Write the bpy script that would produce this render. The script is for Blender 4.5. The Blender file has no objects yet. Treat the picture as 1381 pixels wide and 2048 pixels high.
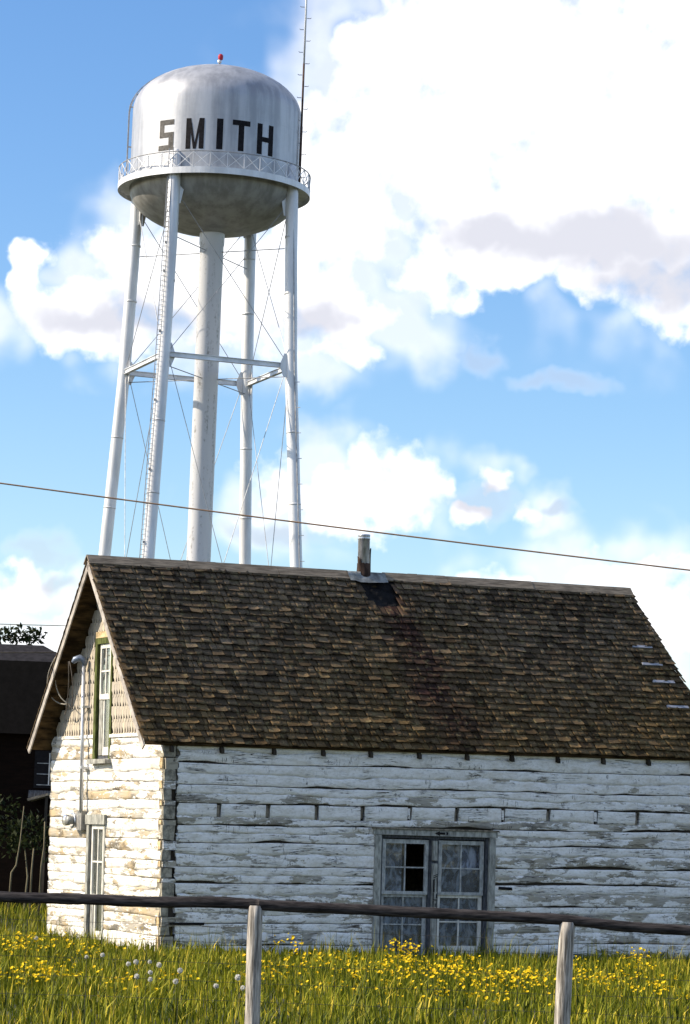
import bpy, math, random
import numpy as np
from mathutils import Vector, Matrix, noise

R_ = math.radians
random.seed(7)
rs = np.random.RandomState(11)
scene = bpy.context.scene
col = scene.collection

# ---------------------------------------------------------------- camera
CAM_H, PITCH, ROLL = 1.66447, 0.11661, 0.03621
F = Vector((0, math.cos(PITCH), math.sin(PITCH))); RT = Vector((1, 0, 0)); UP = RT.cross(F)
XC = RT * math.cos(ROLL) + UP * math.sin(ROLL)
YC = UP * math.cos(ROLL) - RT * math.sin(ROLL)
cam_data = bpy.data.cameras.new('camera')
cam_data.sensor_fit = 'VERTICAL'; cam_data.sensor_height = 36; cam_data.sensor_width = 24
cam_data.lens = 100.377; cam_data.clip_start = 0.1; cam_data.clip_end = 9000
cam = bpy.data.objects.new('camera', cam_data); col.objects.link(cam)
m = Matrix((XC, YC, -F)).transposed().to_4x4(); m.translation = (0, 0, CAM_H)
cam.matrix_world = m
scene.camera = cam

# ---------------------------------------------------------------- light
SUN_AZ_BACK, SUN_EL = R_(-5.0), R_(33.0)      # the sun stands to the left, a little in front of the picture plane
S = Vector((-math.cos(SUN_AZ_BACK) * math.cos(SUN_EL), math.sin(SUN_AZ_BACK) * math.cos(SUN_EL), math.sin(SUN_EL)))
sun_data = bpy.data.lights.new('sun', 'SUN'); sun_data.energy = 5.0; sun_data.angle = R_(0.53)
sun_data.color = (1.0, 0.87, 0.68)
sun = bpy.data.objects.new('sun', sun_data); col.objects.link(sun)
sun.rotation_euler = S.to_track_quat('Z', 'Y').to_euler(); sun.location = (-40, 0, 40)

vs = scene.view_settings
scene.display_settings.display_device = 'sRGB'
vs.view_transform = 'Standard'; vs.look = 'None'; vs.gamma = 1.0; vs.exposure = 0.6; vs.use_curve_mapping = False
scene.cycles.max_bounces = 5; scene.cycles.diffuse_bounces = 3; scene.cycles.transparent_max_bounces = 12
scene.cycles.use_denoising = True

# ---------------------------------------------------------------- node helper
class N:
    def __init__(s, tree): s.t = tree; s.n = tree.nodes; s.l = tree.links
    def add(s, typ, props=None, **ins):
        nd = s.n.new(typ)
        for k, v in (props or {}).items(): setattr(nd, k, v)
        for k, v in ins.items():
            key = int(k[1:]) if k[0] == '_' and k[1:].isdigit() else k.replace('__', ' ')
            s.set(nd, key, v)
        return nd
    def set(s, nd, key, v):
        sock = nd.inputs[key]
        if isinstance(v, bpy.types.NodeSocket): s.l.new(v, sock)
        elif isinstance(v, bpy.types.Node): s.l.new(v.outputs[0], sock)
        else: sock.default_value = v
    def math(s, op, a, b=0.0, c=None, clamp=False):
        nd = s.add('ShaderNodeMath', {'operation': op, 'use_clamp': clamp}, _0=a, _1=b)
        if c is not None: s.set(nd, 2, c)
        return nd.outputs[0]
    def vmath(s, op, a, b=None):
        nd = s.add('ShaderNodeVectorMath', {'operation': op}, _0=a)
        if b is not None: s.set(nd, 1, b)
        return nd
    def ramp(s, v, lo, hi, smooth=True):
        nd = s.add('ShaderNodeMapRange', {'interpolation_type': 'SMOOTHSTEP' if smooth else 'LINEAR', 'clamp': True})
        s.set(nd, 0, v); s.set(nd, 1, lo); s.set(nd, 2, hi)
        return nd.outputs[0]
    def mix(s, f, a, b, blend='MIX'):
        nd = s.add('ShaderNodeMix', {'data_type': 'RGBA', 'blend_type': blend, 'clamp_factor': True})
        s.set(nd, 0, f); s.set(nd, 6, a); s.set(nd, 7, b)
        return nd.outputs[2]
    def noise(s, vec, scale=1.0, detail=6.0, rough=0.55, dist=0.0, fac=True, dim='3D'):
        nd = s.add('ShaderNodeTexNoise', {'noise_dimensions': dim})
        if vec is not None: s.set(nd, 'Vector', vec)
        s.set(nd, 'Scale', scale); s.set(nd, 'Detail', detail); s.set(nd, 'Roughness', rough); s.set(nd, 'Distortion', dist)
        return nd.outputs[0 if fac else 1]
    def scaled(s, vec, sc):
        return s.vmath('MULTIPLY', vec, sc).outputs[0]

def c4(r, g=None, b=None):
    if g is None: g = b = r
    return (r, g, b, 1.0)

# ---------------------------------------------------------------- sky
world = bpy.data.worlds.new('World'); scene.world = world; world.use_nodes = True
w = N(world.node_tree); w.n.clear()
sky = w.add('ShaderNodeTexSky', {'sky_type': 'NISHITA', 'sun_disc': False})
sky.sun_elevation = SUN_EL; sky.sun_rotation = R_(270) + SUN_AZ_BACK
sky.altitude = 200; sky.air_density = 1.0; sky.dust_density = 0.7; sky.ozone_density = 2.2
world.cycles.sampling_method = 'MANUAL'; world.cycles.sample_map_resolution = 256
dirv = w.add('ShaderNodeTexCoord').outputs['Generated']
sp = w.add('ShaderNodeSeparateXYZ', None, _0=dirv)
az = w.math('MULTIPLY', w.math('ARCTAN2', sp.outputs[0], sp.outputs[1]), 57.29578)
el = w.math('MULTIPLY', w.math('ARCSINE', sp.outputs[2]), 57.29578)
P = w.add('ShaderNodeCombineXYZ', None, _0=az, _1=el, _2=0.0).outputs[0]
n1 = w.vmath('SUBTRACT', w.noise(P, 0.9, 3.0, 0.55, fac=False, dim='2D'), (0.5, 0.5, 0.5)).outputs[0]
Pw = w.vmath('ADD', P, w.scaled(n1, (1.1, 0.9, 0))).outputs[0]
CLOUDS = [(0.3,7.1,1.7,0.95),(-1.0,6.9,1.4,0.8),(4.9,12.4,3.0,1.0),(4.5,13.6,3.4,1.5),(-0.75,14.6,1.0,1.0),(-0.2,15.3,0.9,0.9),(6.6,11.2,1.4,0.8),(3.2,11.9,1.8,0.7),(0.38,15.7,1.50,1.50),(1.8,16.32,2.31,1.60),(3.88,15.49,3.31,2.61),(5.95,14.54,3.01,3.31),(1.37,13.96,3.31,2.41),(3.96,12.73,4.21,1.30),(6.31,12.28,2.51,1.10),(-0.23,12.72,2.01,2.01),(-0.67,10.91,2.01,1.20),(0.16,10.54,1.71,0.90),(1.45,11.38,1.20,0.90),(-0.63,9.91,1.60,0.50),(5.51,11.67,2.01,0.70),(-4.67,11.53,1.10,1.10),(-3.84,11.17,1.71,1.40),(-5.44,10.69,1.50,1.00),(-2.62,11.23,1.71,1.50),(-1.88,10.46,1.81,1.00),(-6.23,10.35,1.30,0.70),(-4.6,10.04,2.31,0.60),(-2.87,9.92,1.81,0.45),(-6.54,11.5,0.38,0.26),(-6.72,11.02,0.30,0.50),(0.47,7.64,0.75,0.80),(-0.53,7.3,0.90,0.80),(1.07,7.66,0.70,0.60),(-1.33,6.87,1.00,0.80),(-0.11,6.82,1.60,0.70),(1.4,7.07,0.70,0.70),(-1.92,6.45,0.80,0.50),(2.95,7.47,0.48,0.34),(3.88,6.77,0.55,0.36),(2.42,6.75,0.50,0.34),(3.67,5.34,1.10,0.60),(5.06,5.58,1.20,0.70),(6.26,5.81,0.90,0.60),(6.58,4.72,1.20,1.10),(5.48,4.99,1.30,0.60),(2.77,5.26,0.60,0.35),(-6.26,4.76,1.20,0.60),(-5.34,4.4,0.90,0.60),(-6.4,3.76,1.60,0.80)]
GREYS = [(5.0,12.25,2.9,0.75),(6.32,11.49,1.50,0.60),(-4.61,10.33,2.41,0.45),(-0.66,10.51,1.10,0.40),(2.62,9.81,0.55,0.35),(4.36,9.38,0.80,0.22),(2.71,7.01,0.90,0.40),(4.43,6.91,0.50,0.20),(-1.3,6.12,1.20,0.30),(-6.0,5.57,0.70,0.40),(-5.86,4.88,0.60,0.25),(2.95,12.31,1.50,0.50)]
def blob_field(vec, blobs, k):
    cur = None
    for (a, e, ra, re) in blobs:
        d = w.add('ShaderNodeVectorMath', {'operation': 'MULTIPLY_ADD'}, _0=vec, _1=(1 / ra, 1 / re, 0), _2=(-a / ra, -e / re, 0)).outputs[0]
        kk = min(1.1, 0.50 + 0.45 * min(ra, re))
        v = w.math('MULTIPLY_ADD', w.vmath('LENGTH', d).outputs['Value'], -kk, kk)
        cur = v if cur is None else w.math('SMOOTH_MAX', cur, v, k)
    return cur
cf = blob_field(Pw, CLOUDS, 0.12)
gf = blob_field(w.vmath('ADD', P, w.scaled(n1, (1.6, 1.0, 0))).outputs[0], GREYS, 0.12)
# beyond the framed sky broken noise cloud, cover raised to light the front wall
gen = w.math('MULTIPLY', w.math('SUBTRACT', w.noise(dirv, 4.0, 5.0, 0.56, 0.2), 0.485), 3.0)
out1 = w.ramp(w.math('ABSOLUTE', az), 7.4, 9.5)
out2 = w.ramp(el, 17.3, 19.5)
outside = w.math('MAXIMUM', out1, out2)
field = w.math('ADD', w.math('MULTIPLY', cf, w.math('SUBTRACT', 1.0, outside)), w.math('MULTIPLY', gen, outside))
fine = w.noise(P, 1.9, 7.0, 0.54, 0.0, dim='2D')
field = w.math('ADD', field, w.math('MULTIPLY', w.math('SUBTRACT', fine, 0.5), 0.66))
soft = w.noise(P, 0.55, 2.0, 0.5, dim='2D')
edge = w.math('MULTIPLY_ADD', w.ramp(soft, 0.36, 0.60), 0.60, 0.44)
dens = w.ramp(w.math('DIVIDE', w.math('ADD', field, 0.12), edge), 0.0, 1.0)
gmask = w.ramp(gf, -0.30, 0.45)
veil = w.math('MULTIPLY', w.math('MULTIPLY', w.ramp(cf, -0.75, 0.15), w.ramp(soft, 0.40, 0.66)), w.math('SUBTRACT', 0.62, w.math('MULTIPLY', outside, 0.62)))
dens2 = w.math('MAXIMUM', w.math('MAXIMUM', dens, veil), w.math('MULTIPLY', gmask, 0.34))
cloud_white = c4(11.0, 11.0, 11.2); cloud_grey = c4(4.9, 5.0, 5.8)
thick = w.math('MULTIPLY', w.ramp(w.math('SUBTRACT', soft, w.math('MULTIPLY', fine, 0.35)), 0.25, 0.55), 0.28)
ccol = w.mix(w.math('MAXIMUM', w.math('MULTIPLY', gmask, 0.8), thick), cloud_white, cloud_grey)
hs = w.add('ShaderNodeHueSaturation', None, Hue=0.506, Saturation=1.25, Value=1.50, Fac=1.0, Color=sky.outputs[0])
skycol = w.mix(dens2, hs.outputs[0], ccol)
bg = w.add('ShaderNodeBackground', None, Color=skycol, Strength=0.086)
w.add('ShaderNodeOutputWorld', None, Surface=bg.outputs[0])

# ---------------------------------------------------------------- mesh helpers
class MB:
    def __init__(s): s.v = []; s.f = []; s.a = []
    def quad_grid(s, rows, close_u=False, close_v=False):
        o = len(s.v); nr = len(rows); nc = len(rows[0])
        for r in rows: s.v += [tuple(p) for p in r]
        for i in range(nr - (0 if close_v else 1)):
            for j in range(nc - (0 if close_u else 1)):
                i2 = (i + 1) % nr; j2 = (j + 1) % nc
                s.f.append((o + i * nc + j, o + i * nc + j2, o + i2 * nc + j2, o + i2 * nc + j))
        return s
    def box(s, x0, x1, y0, y1, z0, z1, j=0.0):
        o = len(s.v)
        for z in (z0, z1):
            for (x, y) in ((x0, y0), (x1, y0), (x1, y1), (x0, y1)):
                s.v.append((x + random.uniform(-j, j), y + random.uniform(-j, j), z + random.uniform(-j, j)))
        for f in ((3, 2, 1, 0), (4, 5, 6, 7), (0, 1, 5, 4), (1, 2, 6, 5), (2, 3, 7, 6), (3, 0, 4, 7)):
            s.f.append(tuple(o + k for k in f))
        return s
    def prism(s, pts, fn0, fn1):
        """polygon pts -> two caps given by fn0, fn1 and side faces"""
        o = len(s.v); n = len(pts)
        s.v += [tuple(fn0(*p)) for p in pts] + [tuple(fn1(*p)) for p in pts]
        s.f.append(tuple(range(o + n - 1, o - 1, -1))); s.f.append(tuple(range(o + n, o + 2 * n)))
        for i in range(n):
            k = (i + 1) % n; s.f.append((o + i, o + k, o + n + k, o + n + i))
        return s
    def tube(s, pts, rad, n=8, caps=True):
        pts = [Vector(p) for p in pts]
        rad = rad if isinstance(rad, (list, tuple)) else [rad] * len(pts)
        o = len(s.v); prev = None
        for i, p in enumerate(pts):
            t = (pts[min(i + 1, len(pts) - 1)] - pts[max(i - 1, 0)]).normalized()
            if prev is None:
                a = Vector((0, 0, 1)) if abs(t.z) < 0.9 else Vector((1, 0, 0)); u = t.cross(a).normalized()
            else:
                u = (prev - t * prev.dot(t)).normalized()
            prev = u; v = t.cross(u)
            for k in range(n):
                an = 2 * math.pi * k / n
                s.v.append(tuple(p + (u * math.cos(an) + v * math.sin(an)) * rad[i]))
        for i in range(len(pts) - 1):
            for k in range(n):
                k2 = (k + 1) % n
                s.f.append((o + i * n + k, o + i * n + k2, o + (i + 1) * n + k2, o + (i + 1) * n + k))
        if caps:
            s.f.append(tuple(o + k for k in range(n - 1, -1, -1)))
            e = o + (len(pts) - 1) * n; s.f.append(tuple(e + k for k in range(n)))
        return s
    def bar(s, p, q, wd, ht):
        p = Vector(p); q = Vector(q); t = (q - p).normalized()
        a = Vector((0, 0, 1)) if abs(t.z) < 0.95 else Vector((0, 1, 0))
        u = t.cross(a).normalized() * wd / 2; v = u.cross(t).normalized() * ht / 2
        o = len(s.v)
        for b in (p, q): s.v += [tuple(b - u - v), tuple(b + u - v), tuple(b + u + v), tuple(b - u + v)]
        for f in ((3, 2, 1, 0), (4, 5, 6, 7), (0, 1, 5, 4), (1, 2, 6, 5), (2, 3, 7, 6), (3, 0, 4, 7)):
            s.f.append(tuple(o + k for k in f))
        return s
    def lathe(s, prof, n=48, centre=(0, 0)):
        rows = []
        for (r, z) in prof:
            rows.append([(centre[0] + r * math.cos(2 * math.pi * k / n), centre[1] + r * math.sin(2 * math.pi * k / n), z) for k in range(n)])
        return s.quad_grid(rows, close_u=True)
    def build(s, name, mat, parent=None, smooth=False, kind=None):
        me = bpy.data.meshes.new(name)
        me.from_pydata(s.v, [], s.f); me.validate(); me.update()
        if smooth: me.polygons.foreach_set('use_smooth', [True] * len(me.polygons))
        if mat: me.materials.append(mat)
        return link(name, me, parent, kind)

def link(name, me, parent=None, kind=None):
    o = bpy.data.objects.new(name, me); col.objects.link(o)
    if parent: o.parent = parent
    if kind: o['kind'] = kind
    return o
def thing(name, label, cat, loc=(0, 0, 0), group=None):
    o = bpy.data.objects.new(name, None); col.objects.link(o); o.location = loc
    o['label'] = label; o['category'] = cat
    if group: o['group'] = group
    return o
def tag(o, label, cat, group=None):
    o['label'] = label; o['category'] = cat
    if group: o['group'] = group
    return o
def nz(x, y=0.0, z=0.0): return noise.noise(Vector((x, y, z)))
def np_mesh(name, V, Fq, mat, attrs=None, parent=None, kind=None, smooth=False):
    """V (n,3), Fq (m,k) faces of one arity, attrs {name: (m,4) face colours}"""
    me = bpy.data.meshes.new(name); k = Fq.shape[1]; mN = len(Fq)
    me.vertices.add(len(V)); me.vertices.foreach_set('co', V.astype(np.float32).ravel())
    me.loops.add(mN * k); me.loops.foreach_set('vertex_index', Fq.astype(np.int32).ravel())
    me.polygons.add(mN); me.polygons.foreach_set('loop_start', np.arange(0, mN * k, k, dtype=np.int32))
    for an, arr in (attrs or {}).items():
        at = me.attributes.new(an, 'FLOAT_COLOR', 'FACE'); at.data.foreach_set('color', arr.astype(np.float32).ravel())
    me.update(calc_edges=True); me.validate()
    if smooth: me.polygons.foreach_set('use_smooth', [True] * mN)
    me.materials.append(mat)
    return link(name, me, parent, kind)

# ---------------------------------------------------------------- materials
def new_mat(name):
    mt = bpy.data.materials.new(name); mt.use_nodes = True
    t = N(mt.node_tree); t.n.clear()
    return mt, t
def finish(t, color, rough=0.8, bump=None, bstr=0.3, bdist=0.01, metal=0.0, spec=0.3):
    b = t.add('ShaderNodeBsdfPrincipled')
    t.set(b, 'Base Color', color); t.set(b, 'Roughness', rough); t.set(b, 'Metallic', metal); t.set(b, 'Specular IOR Level', spec)
    if bump is not None:
        bp = t.add('ShaderNodeBump', None, Strength=bstr, Distance=bdist, Height=bump)
        t.set(b, 'Normal', bp.outputs[0])
    t.add('ShaderNodeOutputMaterial', None, Surface=b.outputs[0])
    return b
def simple(name, colr, rough=0.7, var=0.25, scale=6.0, stretch=(1, 1, 1), metal=0.0, spec=0.10, bstr=0.25, dark=None):
    mt, t = new_mat(name)
    oc = t.add('ShaderNodeTexCoord').outputs['Object']
    v = t.scaled(oc, stretch)
    n = t.noise(v, scale, 8.0, 0.6)
    lo = tuple(c * (1 - var) for c in colr) if dark is None else dark
    hi = tuple(min(1, c * (1 + var)) for c in colr)
    colr = t.mix(t.ramp(n, 0.3, 0.7), c4(*lo), c4(*hi))
    finish(t, colr, rough, n, bstr, 0.01, metal, spec)
    return mt

def mat_whitewash(warm):
    mt, t = new_mat('whitewash')
    oc = t.add('ShaderNodeTexCoord').outputs['Object']
    oi = t.add('ShaderNodeObjectInfo')
    sepc = t.add('ShaderNodeSeparateColor', None, _0=oi.outputs['Color'])
    peel_amt = sepc.outputs[0]                       # object colour red: share of paint lost
    off = t.vmath('ADD', oc, t.scaled(t.add('ShaderNodeCombineXYZ', None, _0=oi.outputs['Random'], _1=0.0, _2=oi.outputs['Random']).outputs[0], (31, 1, 17))).outputs[0]
    big = t.noise(t.scaled(off, (0.9, 0.9, 3.2)), 1.6, 3.0, 0.5)
    med = t.noise(t.scaled(off, (2.6, 2.6, 9.0)), 1.7, 9.0, 0.68, 0.7)
    fin = t.noise(t.scaled(off, (14.0, 14.0, 26.0)), 1.5, 6.0, 0.65)
    s_ = t.math('ADD', t.math('MULTIPLY', big, 1.15), t.math('ADD', t.math('MULTIPLY', med, 0.75), t.math('MULTIPLY', fin, 0.28)))
    thr = t.math('SUBTRACT', 1.53, t.math('MULTIPLY', peel_amt, 0.62))
    peel = t.ramp(t.math('SUBTRACT', s_, thr), -0.02, 0.03)
    grain = t.noise(t.scaled(off, (2.0, 2.0, 60.0)), 2.0, 6.0, 0.6)
    wood = t.mix(t.ramp(grain, 0.3, 0.72), c4(0.22, 0.205, 0.175), c4(0.50, 0.475, 0.42))
    wood = t.mix(t.ramp(t.noise(off, 2.0, 4.0), 0.35, 0.7), wood, c4(0.37, 0.335, 0.26) if not warm else c4(0.46, 0.36, 0.22))
    wood = t.mix(t.math('MULTIPLY', t.ramp(t.noise(t.scaled(off, (1.3, 1.3, 4.0)), 1.4, 5.0, 0.6), 0.52, 0.66), 0.7), wood, c4(0.085, 0.078, 0.068))
    dirt = t.ramp(t.noise(t.scaled(off, (1.5, 1.5, 5.0)), 2.2, 8.0, 0.65), 0.35, 0.75)
    white = t.mix(dirt, c4(0.84, 0.83, 0.81), c4(0.64, 0.61, 0.54) if not warm else c4(0.64, 0.58, 0.45))
    thin = t.ramp(t.math('ADD', t.math('MULTIPLY', fin, 0.6), t.math('MULTIPLY', med, 0.4)), 0.47, 0.62)
    white = t.mix(t.math('MULTIPLY', thin, 0.35), white, wood)
    cw = t.noise(t.scaled(off, (0.45, 0.45, 9.0)), 2.2, 4.0, 0.55, 0.25)
    crack = t.math('SUBTRACT', 1.0, t.ramp(t.math('ABSOLUTE', t.math('SUBTRACT', cw, 0.5)), 0.004, 0.016))
    crack = t.math('MULTIPLY', crack, t.ramp(t.noise(t.scaled(off, (1.2, 1.2, 2.0)), 1.3, 2.0), 0.5, 0.58))
    vc = t.noise(t.scaled(off, (9.0, 9.0, 0.9)), 1.6, 4.0, 0.6, 0.4)
    vcr = t.math('SUBTRACT', 1.0, t.ramp(t.math('ABSOLUTE', t.math('SUBTRACT', vc, 0.47)), 0.004, 0.012))
    vcr = t.math('MULTIPLY', vcr, t.ramp(t.noise(t.scaled(off, (2.2, 2.2, 3.0)), 1.7, 2.0), 0.58, 0.64))
    crk = t.math('MAXIMUM', crack, vcr)
    base = t.mix(peel, white, wood)
    base = t.mix(crk, base, c4(0.05, 0.04, 0.03))
    hgt = t.math('SUBTRACT', t.math('ADD', t.math('MULTIPLY', t.math('SUBTRACT', 1.0, peel), 0.35), t.math('MULTIPLY', fin, 0.25)), t.math('MULTIPLY', crk, 0.9))
    hgt = t.math('ADD', hgt, t.math('MULTIPLY', med, 0.5))
    finish(t, base, 0.86, hgt, 0.65, 0.012, spec=0.15)
    return mt
M = {}
M['white_front'] = mat_whitewash(False)
M['white_gable'] = mat_whitewash(True)
M['old_wood'] = simple('old_wood', (0.20, 0.175, 0.135), 0.9, 0.5, 5, (3, 3, 3))
M['end_grain'] = simple('end_grain', (0.27, 0.25, 0.20), 0.95, 0.5, 14, (1, 1, 1), bstr=0.6)
M['tan_wood'] = simple('tan_wood', (0.50, 0.38, 0.22), 0.9, 0.4, 8, (1, 1, 2))
M['dark_core'] = simple('dark_core', (0.045, 0.038, 0.03), 0.95, 0.4, 4)
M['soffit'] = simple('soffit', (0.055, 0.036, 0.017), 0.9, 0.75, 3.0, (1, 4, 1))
M['barge'] = simple('barge', (0.36, 0.33, 0.30), 0.85, 0.35, 6, (6, 1, 1))
M['ridge_board'] = simple('ridge_board', (0.20, 0.165, 0.125), 0.85, 0.45, 4, (1, 8, 8), bstr=0.5)
M['grey_casing'] = simple('grey_casing', (0.30, 0.30, 0.27), 0.8, 0.4, 7, (3, 3, 1), bstr=0.5)
M['dark_jamb'] = simple('dark_jamb', (0.07, 0.075, 0.085), 0.8, 0.5, 9, (3, 3, 1))
M['sash_grey'] = simple('sash_grey', (0.36, 0.37, 0.36), 0.75, 0.35, 9, (2, 2, 1), bstr=0.5)
M['sash_white'] = simple('sash_white', (0.66, 0.64, 0.58), 0.7, 0.2, 9, (2, 2, 1), bstr=0.4)
M['green_paint'] = simple('green_paint', (0.078, 0.092, 0.030), 0.8, 0.55, 12, (2, 2, 0.6), bstr=0.5)
M['black_paint'] = simple('black_paint', (0.012, 0.011, 0.012), 0.7, 0.3, 20)
M['drape'] = simple('drape', (0.30, 0.30, 0.26), 0.9, 0.3, 3, (6, 6, 0.3), bstr=0.6)
M['conduit'] = simple('conduit', (0.62, 0.64, 0.68), 0.35, 0.1, 8, metal=0.6)
M['weatherhead'] = simple('weatherhead', (0.20, 0.24, 0.32), 0.45, 0.25, 12, metal=0.4)
M['meter_box'] = simple('meter_box', (0.30, 0.29, 0.27), 0.5, 0.2, 10, metal=0.4)
M['wire_grey'] = simple('wire_grey', (0.30, 0.28, 0.24), 0.7, 0.2, 10)
M['wire_brown'] = simple('wire_brown', (0.26, 0.17, 0.11), 0.7, 0.2, 10)
M['wire_dark'] = simple('wire_dark', (0.09, 0.08, 0.07), 0.6, 0.2, 10)
M['galv'] = simple('galv', (0.48, 0.50, 0.55), 0.34, 0.5, 9, (2, 2, 0.5), metal=0.75)
M['rusty'] = simple('rusty', (0.055, 0.036, 0.028), 0.8, 0.6, 9, (2, 2, 0.6), metal=0.2)
M['flashing'] = simple('flashing', (0.25, 0.26, 0.25), 0.6, 0.5, 6, metal=0.4)
M['tar'] = simple('tar', (0.010, 0.0095, 0.010), 0.75, 0.5, 7, bstr=1.0)
M['pale_board'] = simple('pale_board', (0.30, 0.31, 0.35), 0.8, 0.25, 8, (1, 6, 6))

def mat_glass():
    mt, t = new_mat('glass')
    fr = t.add('ShaderNodeFresnel', None, IOR=1.5)
    oc = t.add('ShaderNodeTexCoord').outputs['Object']
    bp = t.add('ShaderNodeBump', None, Strength=0.08, Distance=0.02, Height=t.noise(oc, 3.0, 2.0))
    gl = t.add('ShaderNodeBsdfGlossy', None, Color=c4(0.9), Roughness=0.04, Normal=bp.outputs[0])
    tr = t.add('ShaderNodeBsdfTransparent', None, Color=c4(0.93, 0.95, 0.96))
    df = t.add('ShaderNodeBsdfDiffuse', None, Color=c4(0.45, 0.46, 0.45))
    m1 = t.add('ShaderNodeMixShader', None, _0=t.math('MULTIPLY', t.ramp(t.noise(oc, 5.0, 5.0), 0.3, 0.8), 0.06), _1=tr.outputs[0], _2=df.outputs[0])
    m2 = t.add('ShaderNodeMixShader', None, _0=t.math('MULTIPLY', fr.outputs[0], 0.7, clamp=True), _1=m1.outputs[0], _2=gl.outputs[0])
    t.add('ShaderNodeOutputMaterial', None, Surface=m2.outputs[0])
    return mt
M['glass'] = mat_glass()
def mat_plastic():
    mt, t = new_mat('plastic_sheet')
    oc = t.add('ShaderNodeTexCoord').outputs['Object']
    n = t.noise(t.scaled(oc, (3, 3, 1.6)), 2.2, 6.0, 0.6, 1.4)
    bp = t.add('ShaderNodeBump', None, Strength=0.9, Distance=0.05, Height=n)
    pb = t.add('ShaderNodeBsdfDiffuse', None, Color=c4(0.44, 0.49, 0.58), Normal=bp.outputs[0])
    tr = t.add('ShaderNodeBsdfTransparent', None, Color=c4(0.85, 0.88, 0.92))
    fac = t.math('ADD', 0.22, t.math('MULTIPLY', t.ramp(n, 0.38, 0.66), 0.62))
    ms = t.add('ShaderNodeMixShader', None, _0=fac, _1=tr.outputs[0], _2=pb.outputs[0])
    t.add('ShaderNodeOutputMaterial', None, Surface=ms.outputs[0])
    return mt
M['plastic'] = mat_plastic()

def mat_shingle():
    mt, t = new_mat('roof_shingle')
    at = t.add('ShaderNodeAttribute', {'attribute_name': 'tone', 'attribute_type': 'GEOMETRY'})
    oi = t.add('ShaderNodeObjectInfo')
    tone = t.vmath('ADD', at.outputs['Color'], oi.outputs['Color']).outputs[0]
    sc = t.add('ShaderNodeSeparateColor', None, _0=tone)
    geo = t.add('ShaderNodeNewGeometry').outputs['Position']
    fine = t.noise(geo, 55.0, 5.0, 0.7)
    mid = t.noise(geo, 9.0, 5.0, 0.6)
    grey = t.mix(sc.outputs[0], c4(0.028, 0.020, 0.014), c4(0.285, 0.215, 0.145))
    moss = t.mix(sc.outputs[0], c4(0.032, 0.021, 0.010), c4(0.28, 0.18, 0.075))
    base = t.mix(sc.outputs[1], grey, moss)
    rust = t.mix(sc.outputs[0], c4(0.020, 0.012, 0.011), c4(0.105, 0.050, 0.038))
    base = t.mix(sc.outputs[2], base, rust)
    base = t.mix(t.ramp(fine, 0.35, 0.65), t.mix(0.55, base, c4(0.02, 0.017, 0.014)), base)
    base = t.mix(t.math('MULTIPLY', t.ramp(mid, 0.52, 0.7), 0.45), base, c4(0.24, 0.20, 0.10))
    finish(t, base, 0.9, t.math('ADD', fine, mid), 0.55, 0.008, spec=0.04)
    return mt
M['shingle'] = mat_shingle()
def mat_gable_shingle():
    mt, t = new_mat('gable_shingle')
    oc = t.add('ShaderNodeTexCoord').outputs['Object']
    oi = t.add('ShaderNodeObjectInfo')
    v = t.vmath('ADD', oc, t.scaled(t.add('ShaderNodeCombineXYZ', None, _0=oi.outputs['Random'], _1=oi.outputs['Random'], _2=0.0).outputs[0], (9, 7, 0))).outputs[0]
    n = t.noise(t.scaled(v, (30, 30, 5)), 1.0, 6.0, 0.65)
    base = t.mix(t.ramp(n, 0.3, 0.7), c4(0.27, 0.235, 0.185), c4(0.47, 0.425, 0.365))
    base = t.mix(oi.outputs['Random'], base, c4(0.50, 0.44, 0.34))
    finish(t, base, 0.85, n, 0.4, 0.006)
    return mt
M['gable_shingle'] = mat_gable_shingle()
def mat_tank(dirty):
    mt, t = new_mat('aluminium_paint')
    oc = t.add('ShaderNodeTexCoord').outputs['Object']
    st = t.noise(t.scaled(oc, (1.1, 1.1, 0.10)), 1.3, 6.0, 0.6)
    mo = t.noise(oc, 1.1, 8.0, 0.65)
    fi = t.noise(oc, 9.0, 5.0, 0.7)
    k = t.math('ADD', t.math('MULTIPLY', st, 0.80), t.math('MULTIPLY', mo, 0.20))
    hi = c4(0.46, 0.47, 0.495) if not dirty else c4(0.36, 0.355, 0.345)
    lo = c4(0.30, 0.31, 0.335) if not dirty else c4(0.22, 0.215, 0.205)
    base = t.mix(t.ramp(k, 0.36, 0.62), lo, hi)
    base = t.mix(t.math('MULTIPLY', t.ramp(fi, 0.55, 0.8), 0.25), base, lo)
    sx = t.add('ShaderNodeSeparateXYZ', None, _0=oc)
    ang = t.math('FRACT', t.math('MULTIPLY', t.math('ARCTAN2', sx.outputs[1], sx.outputs[0]), 16 / 6.28318))
    sm = t.math('MAXIMUM', t.ramp(t.math('ABSOLUTE', t.math('SUBTRACT', ang, 0.5)), 0.492, 0.499), t.ramp(t.math('ABSOLUTE', t.math('SUBTRACT', t.math('FRACT', t.math('MULTIPLY', sx.outputs[2], 0.41)), 0.5)), 0.484, 0.497))
    base = t.mix(t.math('MULTIPLY', sm, 0.22), base, lo)
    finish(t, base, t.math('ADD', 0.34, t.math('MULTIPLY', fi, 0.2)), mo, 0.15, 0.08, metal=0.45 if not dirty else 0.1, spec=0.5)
    return mt
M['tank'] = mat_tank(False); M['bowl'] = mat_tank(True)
M['steel_paint'] = simple('steel_paint', (0.66, 0.67, 0.69), 0.42, 0.16, 1.2, (1, 1, 0.25), metal=0.2, spec=0.5)
M['steel_dark'] = simple('steel_dark', (0.32, 0.33, 0.35), 0.5, 0.3, 3, metal=0.4)
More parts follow.
